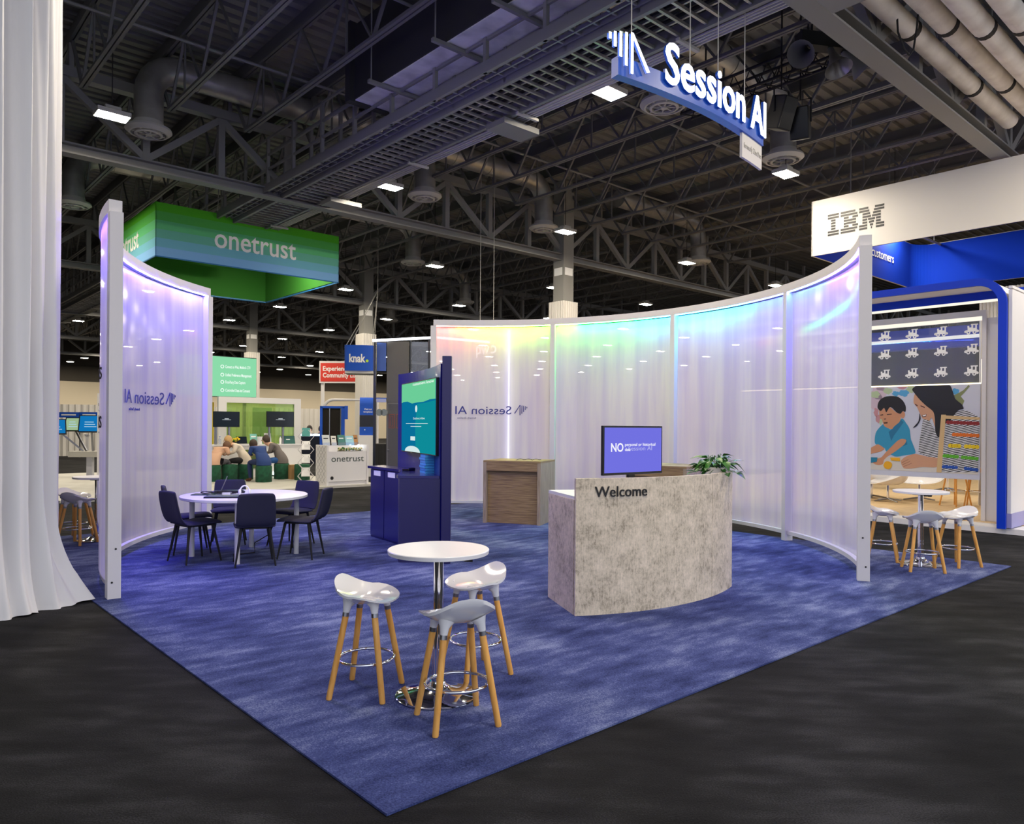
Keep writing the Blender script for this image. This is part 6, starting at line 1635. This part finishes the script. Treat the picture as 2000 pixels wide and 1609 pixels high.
# ---------------------------------------------------------------- people
SKIN = [mat('skin_light', '#d8a488', 0.55), mat('skin_fair', '#e0b49a', 0.55)]
def person(label, loc, face, cols, lean, hair_col, long_hair=False, hands=((-0.07, 0.46, 0.16), (0.09, 0.47, 0.17)), skirt=None, coat=0.0, stand=False, scale=1.0, z0=PZ, knees=0.16, head_fwd=0.10, hmats=0):
    """one continuous skinned figure seated on a 0.44 m stool, facing local +y"""
    root = thing('person', label, 'person', (loc[0], loc[1], z0), face - PI / 2)
    top_m, leg_m, shoe_m = cols
    V, E, Rr, W = [], [], [], []
    def add(p, r, w, par=None):
        V.append(Vector(p) * scale); Rr.append((r[0] * scale, r[1] * scale) if isinstance(r, tuple) else (r * scale, r * scale)); W.append(w)
        if par is not None: E.append((par, len(V) - 1))
        return len(V) - 1
    sl, cl_ = math.sin(lean), math.cos(lean); h0 = 0.545
    def P(d, x=0.0, f=0.0):
        a_ = lean * (0.55 + 0.85 * d / 0.55); s_, c_ = math.sin(a_), math.cos(a_)
        return (x, d * s_ + f * c_, h0 + d * c_ - f * s_)
    pel = add((0, 0, h0), (0.16, 0.13), 0)
    ab = add(P(0.16), (0.145, 0.115), 0, pel); chs = add(P(0.34), (0.165, 0.125), 0, ab); up = add(P(0.46), (0.14, 0.10), 0, chs)
    nk = add(P(0.545, f=0.02), 0.058, 2, up)
    hb = Vector(P(0.62, f=head_fwd * 0.6)); hd = add(hb, 0.078, 2, nk)
    hc_ = hb + Vector((0, 0.02, 0.085)); hm = add(hc_, (0.088, 0.10), 2, hd); ht = add(hc_ + Vector((0, -0.01, 0.075)), 0.07, 2, hm)
    for sg in (-1, 1):
        hip = add((sg * 0.10, 0.03, h0 - 0.01), 0.105, 1, pel)
        kn = add((sg * knees, 0.43, h0 - 0.03), 0.072, 1, hip)
        cf = add((sg * knees * 1.02, 0.42, h0 - 0.20), 0.062, 1, kn)
        an = add((sg * knees * 1.05, 0.38, 0.095), 0.045, 1, cf)
        he = add((sg * knees * 1.05, 0.375, 0.045), 0.045, 3, an)
        add((sg * knees * 1.2, 0.55, 0.035), 0.036, 3, he)
        sh = add(P(0.455, sg * 0.185), 0.078, 0, up)
        Hn = Vector((hands[0] if sg < 0 else hands[1])) + Vector((0, 0, h0))
        S = Vector(P(0.455, sg * 0.185)); mid = (S + Hn) / 2 + Vector((sg * 0.10, -0.07, -0.05))
        um = add((S + mid) / 2, 0.062, 0, sh); el = add(mid, 0.052, 0, um); wr = add(mid + (Hn - mid) * 0.78, 0.036, 0, el); hn = add(Hn - (Hn - mid) * 0.06, (0.034, 0.022), 2, wr)
    me = bpy.data.meshes.new('body'); me.from_pydata([tuple(v) for v in V], E, [])
    o = bpy.data.objects.new('tmp', me); COL.objects.link(o)
    sk = o.modifiers.new('s', 'SKIN'); sk.use_smooth_shade = True
    for i, sv in enumerate(me.skin_vertices[0].data): sv.radius = Rr[i]; sv.use_root = (i == 0)
    ss = o.modifiers.new('d', 'SUBSURF'); ss.levels = 2; ss.render_levels = 2
    dg = bpy.context.evaluated_depsgraph_get(); dg.update()
    bm_ = bpy.data.meshes.new_from_object(o.evaluated_get(dg)); bpy.data.objects.remove(o); bpy.data.meshes.remove(me)
    bm_.name = 'body'; bm_.materials.clear()
    for m_ in (top_m, leg_m, SKIN[hmats], shoe_m): bm_.materials.append(m_)
    segs = [(V[a], V[b], W[b]) for a, b in E]
    for pg in bm_.polygons:
        c = pg.center; best, bw = 9e9, 0
        for a, b, w in segs:
            ab_ = b - a; t = max(0.0, min(1.0, (c - a).dot(ab_) / max(ab_.length_squared, 1e-9))); d = (c - (a + ab_ * t)).length
            if d < best: best, bw = d, w
        pg.material_index = bw; pg.use_smooth = True
    ob = bpy.data.objects.new('body', bm_); COL.objects.link(ob); ob.parent = root
    # face and fingers belong to the body mesh: fine tubes fused onto it
    ex = MB()
    hc2 = hc_ * scale
    ex.tube([hc2 + Vector((0, 0.085, 0.02)) * scale, hc2 + Vector((0, 0.115, -0.012)) * scale, hc2 + Vector((0, 0.09, -0.02)) * scale], [0.008 * scale, 0.014 * scale, 0.01 * scale], 8)
    for sg in (-1, 1):
        ex.sphere(tuple(hc2 + Vector((sg * 0.088, -0.005, 0.0)) * scale), (0.012 * scale, 0.022 * scale, 0.032 * scale), 8)
        Hn = (Vector((hands[0] if sg < 0 else hands[1])) + Vector((0, 0, h0)))
        for k in range(4):
            b0 = Hn + Vector((sg * (0.022 - 0.015 * k), 0.01, -0.005)); L = (0.07, 0.08, 0.075, 0.058)[k]
            ex.tube([b0 * scale, (b0 + Vector((-sg * 0.01, L * 0.55, -0.005))) * scale, (b0 + Vector((-sg * 0.018, L * 0.8, -0.035))) * scale], [0.009 * scale, 0.0085 * scale, 0.007 * scale], 6)
        b0 = Hn + Vector((-sg * 0.03, -0.02, 0.0)); ex.tube([b0 * scale, (b0 + Vector((-sg * 0.025, 0.025, 0.01))) * scale, (b0 + Vector((-sg * 0.03, 0.055, 0.0))) * scale], [0.011 * scale, 0.0095 * scale, 0.008 * scale], 6)
    n0 = len(bm_.vertices)
    b2 = bmesh.new(); b2.from_mesh(bm_)
    vv = [b2.verts.new(p) for p in ex.v]
    for q in ex.f:
        try: fc = b2.faces.new([vv[i] for i in q]); fc.material_index = 2; fc.smooth = True
        except ValueError: pass
    b2.to_mesh(bm_); b2.free()
    # eyes, mouth, hair, jacket skirt
    fe = MB()
    for sg in (-1, 1): fe.sphere(tuple(hc2 + Vector((sg * 0.034, 0.088, 0.022)) * scale), 0.009 * scale, 8)
    fe.sphere(tuple(hc2 + Vector((0, 0.088, -0.05)) * scale), (0.022 * scale, 0.008 * scale, 0.005 * scale), 8); fe.build('facial_features', M.setdefault('feature', mat('face_dark', '#4a2a24', 0.6)), root)
    hr = MB(); n = 16; vs = []; rows_ = 9
    for i in range(rows_ + 1):
        a = i / rows_ * (2.15 if not long_hair else 2.4)
        for j in range(n):
            t = 2 * PI * j / n; fr_ = max(0.0, math.sin(t)); aa = a * (1 - 0.42 * fr_)
            k = 1.10 + (0.12 if long_hair and i > 5 else 0)
            vs.append(tuple(hc2 + Vector((0.098 * k * math.sin(aa) * math.cos(t), -0.012 + 0.112 * math.sin(aa) * math.sin(t), 0.02 + 0.135 * math.cos(aa) * 1.02 - (0.10 * max(0, i - 6) / 3 if long_hair and fr_ < 0.3 else 0))) * scale))
    hr.add(vs, [(i * n + j, i * n + (j + 1) % n, (i + 1) * n + (j + 1) % n, (i + 1) * n + j) for i in range(rows_) for j in range(n)])
    hr.build('hair', mat('hair_' + hair_col.lstrip('#'), hair_col, 0.6), root, smooth=True)
    if coat:
        ct_ = MB(); vs = []; n = 22
        for i in range(6):
            d = 0.30 - i * (0.30 + coat) / 5; q = i / 5
            for j in range(n + 1):
                a = PI * 0.62 + (PI * 1.76) * j / n
                rx, ry = 0.158 + 0.042 * math.sin(q * PI / 2), 0.12 + 0.06 * math.sin(q * PI / 2)
                x = rx * math.cos(a); y = ry * math.sin(a)
                c_ = Vector((x, P(max(d, -0.02))[1] + y, P(max(d, 0.0))[2] + min(d, 0.0))); vs.append(tuple(c_ * scale))
        ct_.add(vs, [(i * (n + 1) + j, i * (n + 1) + j + 1, (i + 1) * (n + 1) + j + 1, (i + 1) * (n + 1) + j) for i in range(5) for j in range(n)])
        ct_.build('jacket_tail', top_m, root, smooth=True)
    return root
tan = mat('tan_knit', '#d6ab90', 0.9); char = mat('charcoal_trousers', '#55535a', 0.9); blk = mat('black_trousers', '#201f22', 0.9); cream = mat('cream_jacket', '#e4d8c8', 0.85)
nvy = mat('navy_suit', '#24407c', 0.8); nvd = mat('dark_navy_trousers', '#1f2f5c', 0.85); gry = mat('grey_jacket', '#6f6866', 0.85); jean = mat('blue_jeans', '#2c5a9c', 0.85); shoe = mat('brown_shoe', '#5a3420', 0.6); bshoe = mat('black_shoe', '#1a1a1c', 0.6)
def face_to(p, q): return math.atan2(q[1] - p[1], q[0] - p[0])
mid = ((pA[0] + pE[0]) / 2, (pA[1] + pE[1]) / 2 + 0.3)
person('person in a tan sweater and charcoal trousers leaning forward on a green pouf', pA, math.radians(72), (tan, char, bshoe), 0.66, '#6a4a34', coat=0.10)
person('blonde person in a cream jacket and black trousers leaning in toward the group', pC, math.radians(198), (cream, blk, bshoe), 0.46, '#c09a68', long_hair=True, coat=0.12, hmats=1)
person('person in a navy suit seen from behind, sitting on a green pouf', pD, math.radians(140), (nvy, nvd, shoe), 0.58, '#3a2a20', coat=0.10)
person('person in a grey jacket and blue jeans leaning left in profile', pE, math.radians(184), (gry, jean, shoe), 0.44, '#3c2e26', coat=0.10, hmats=1)
for u, lb, cl_, k in ((605, 'small far person in dark clothes seated beyond the brochure rack', M['black_matte'], 0.2), (619, 'small far person standing beside the blue doorway in dark clothes', M['black_matte'], 2.0)):
    p = at_depth(u, 850, 31.0)
    person(lb, (p[0], p[1]), -PI / 2 + k, (cl_, blk, bshoe), 0.1, '#2a211c', z0=0.0, scale=1.12)
    q = thing('bar_stool', 'far dark stool under the ' + lb.split(' in ')[0], 'stool', (p[0], p[1], 0), 0)
    MB().lathe([(0.19, 0.46), (0.2, 0.50)], 20).build('seat', M['black_matte'], q); MB().tube([(0, 0, 0.02), (0, 0, 0.46)], 0.03, 8).build('post', M['steel'], q); MB().lathe([(0.2, 0), (0.18, 0.02)], 20).build('base', M['steel'], q)
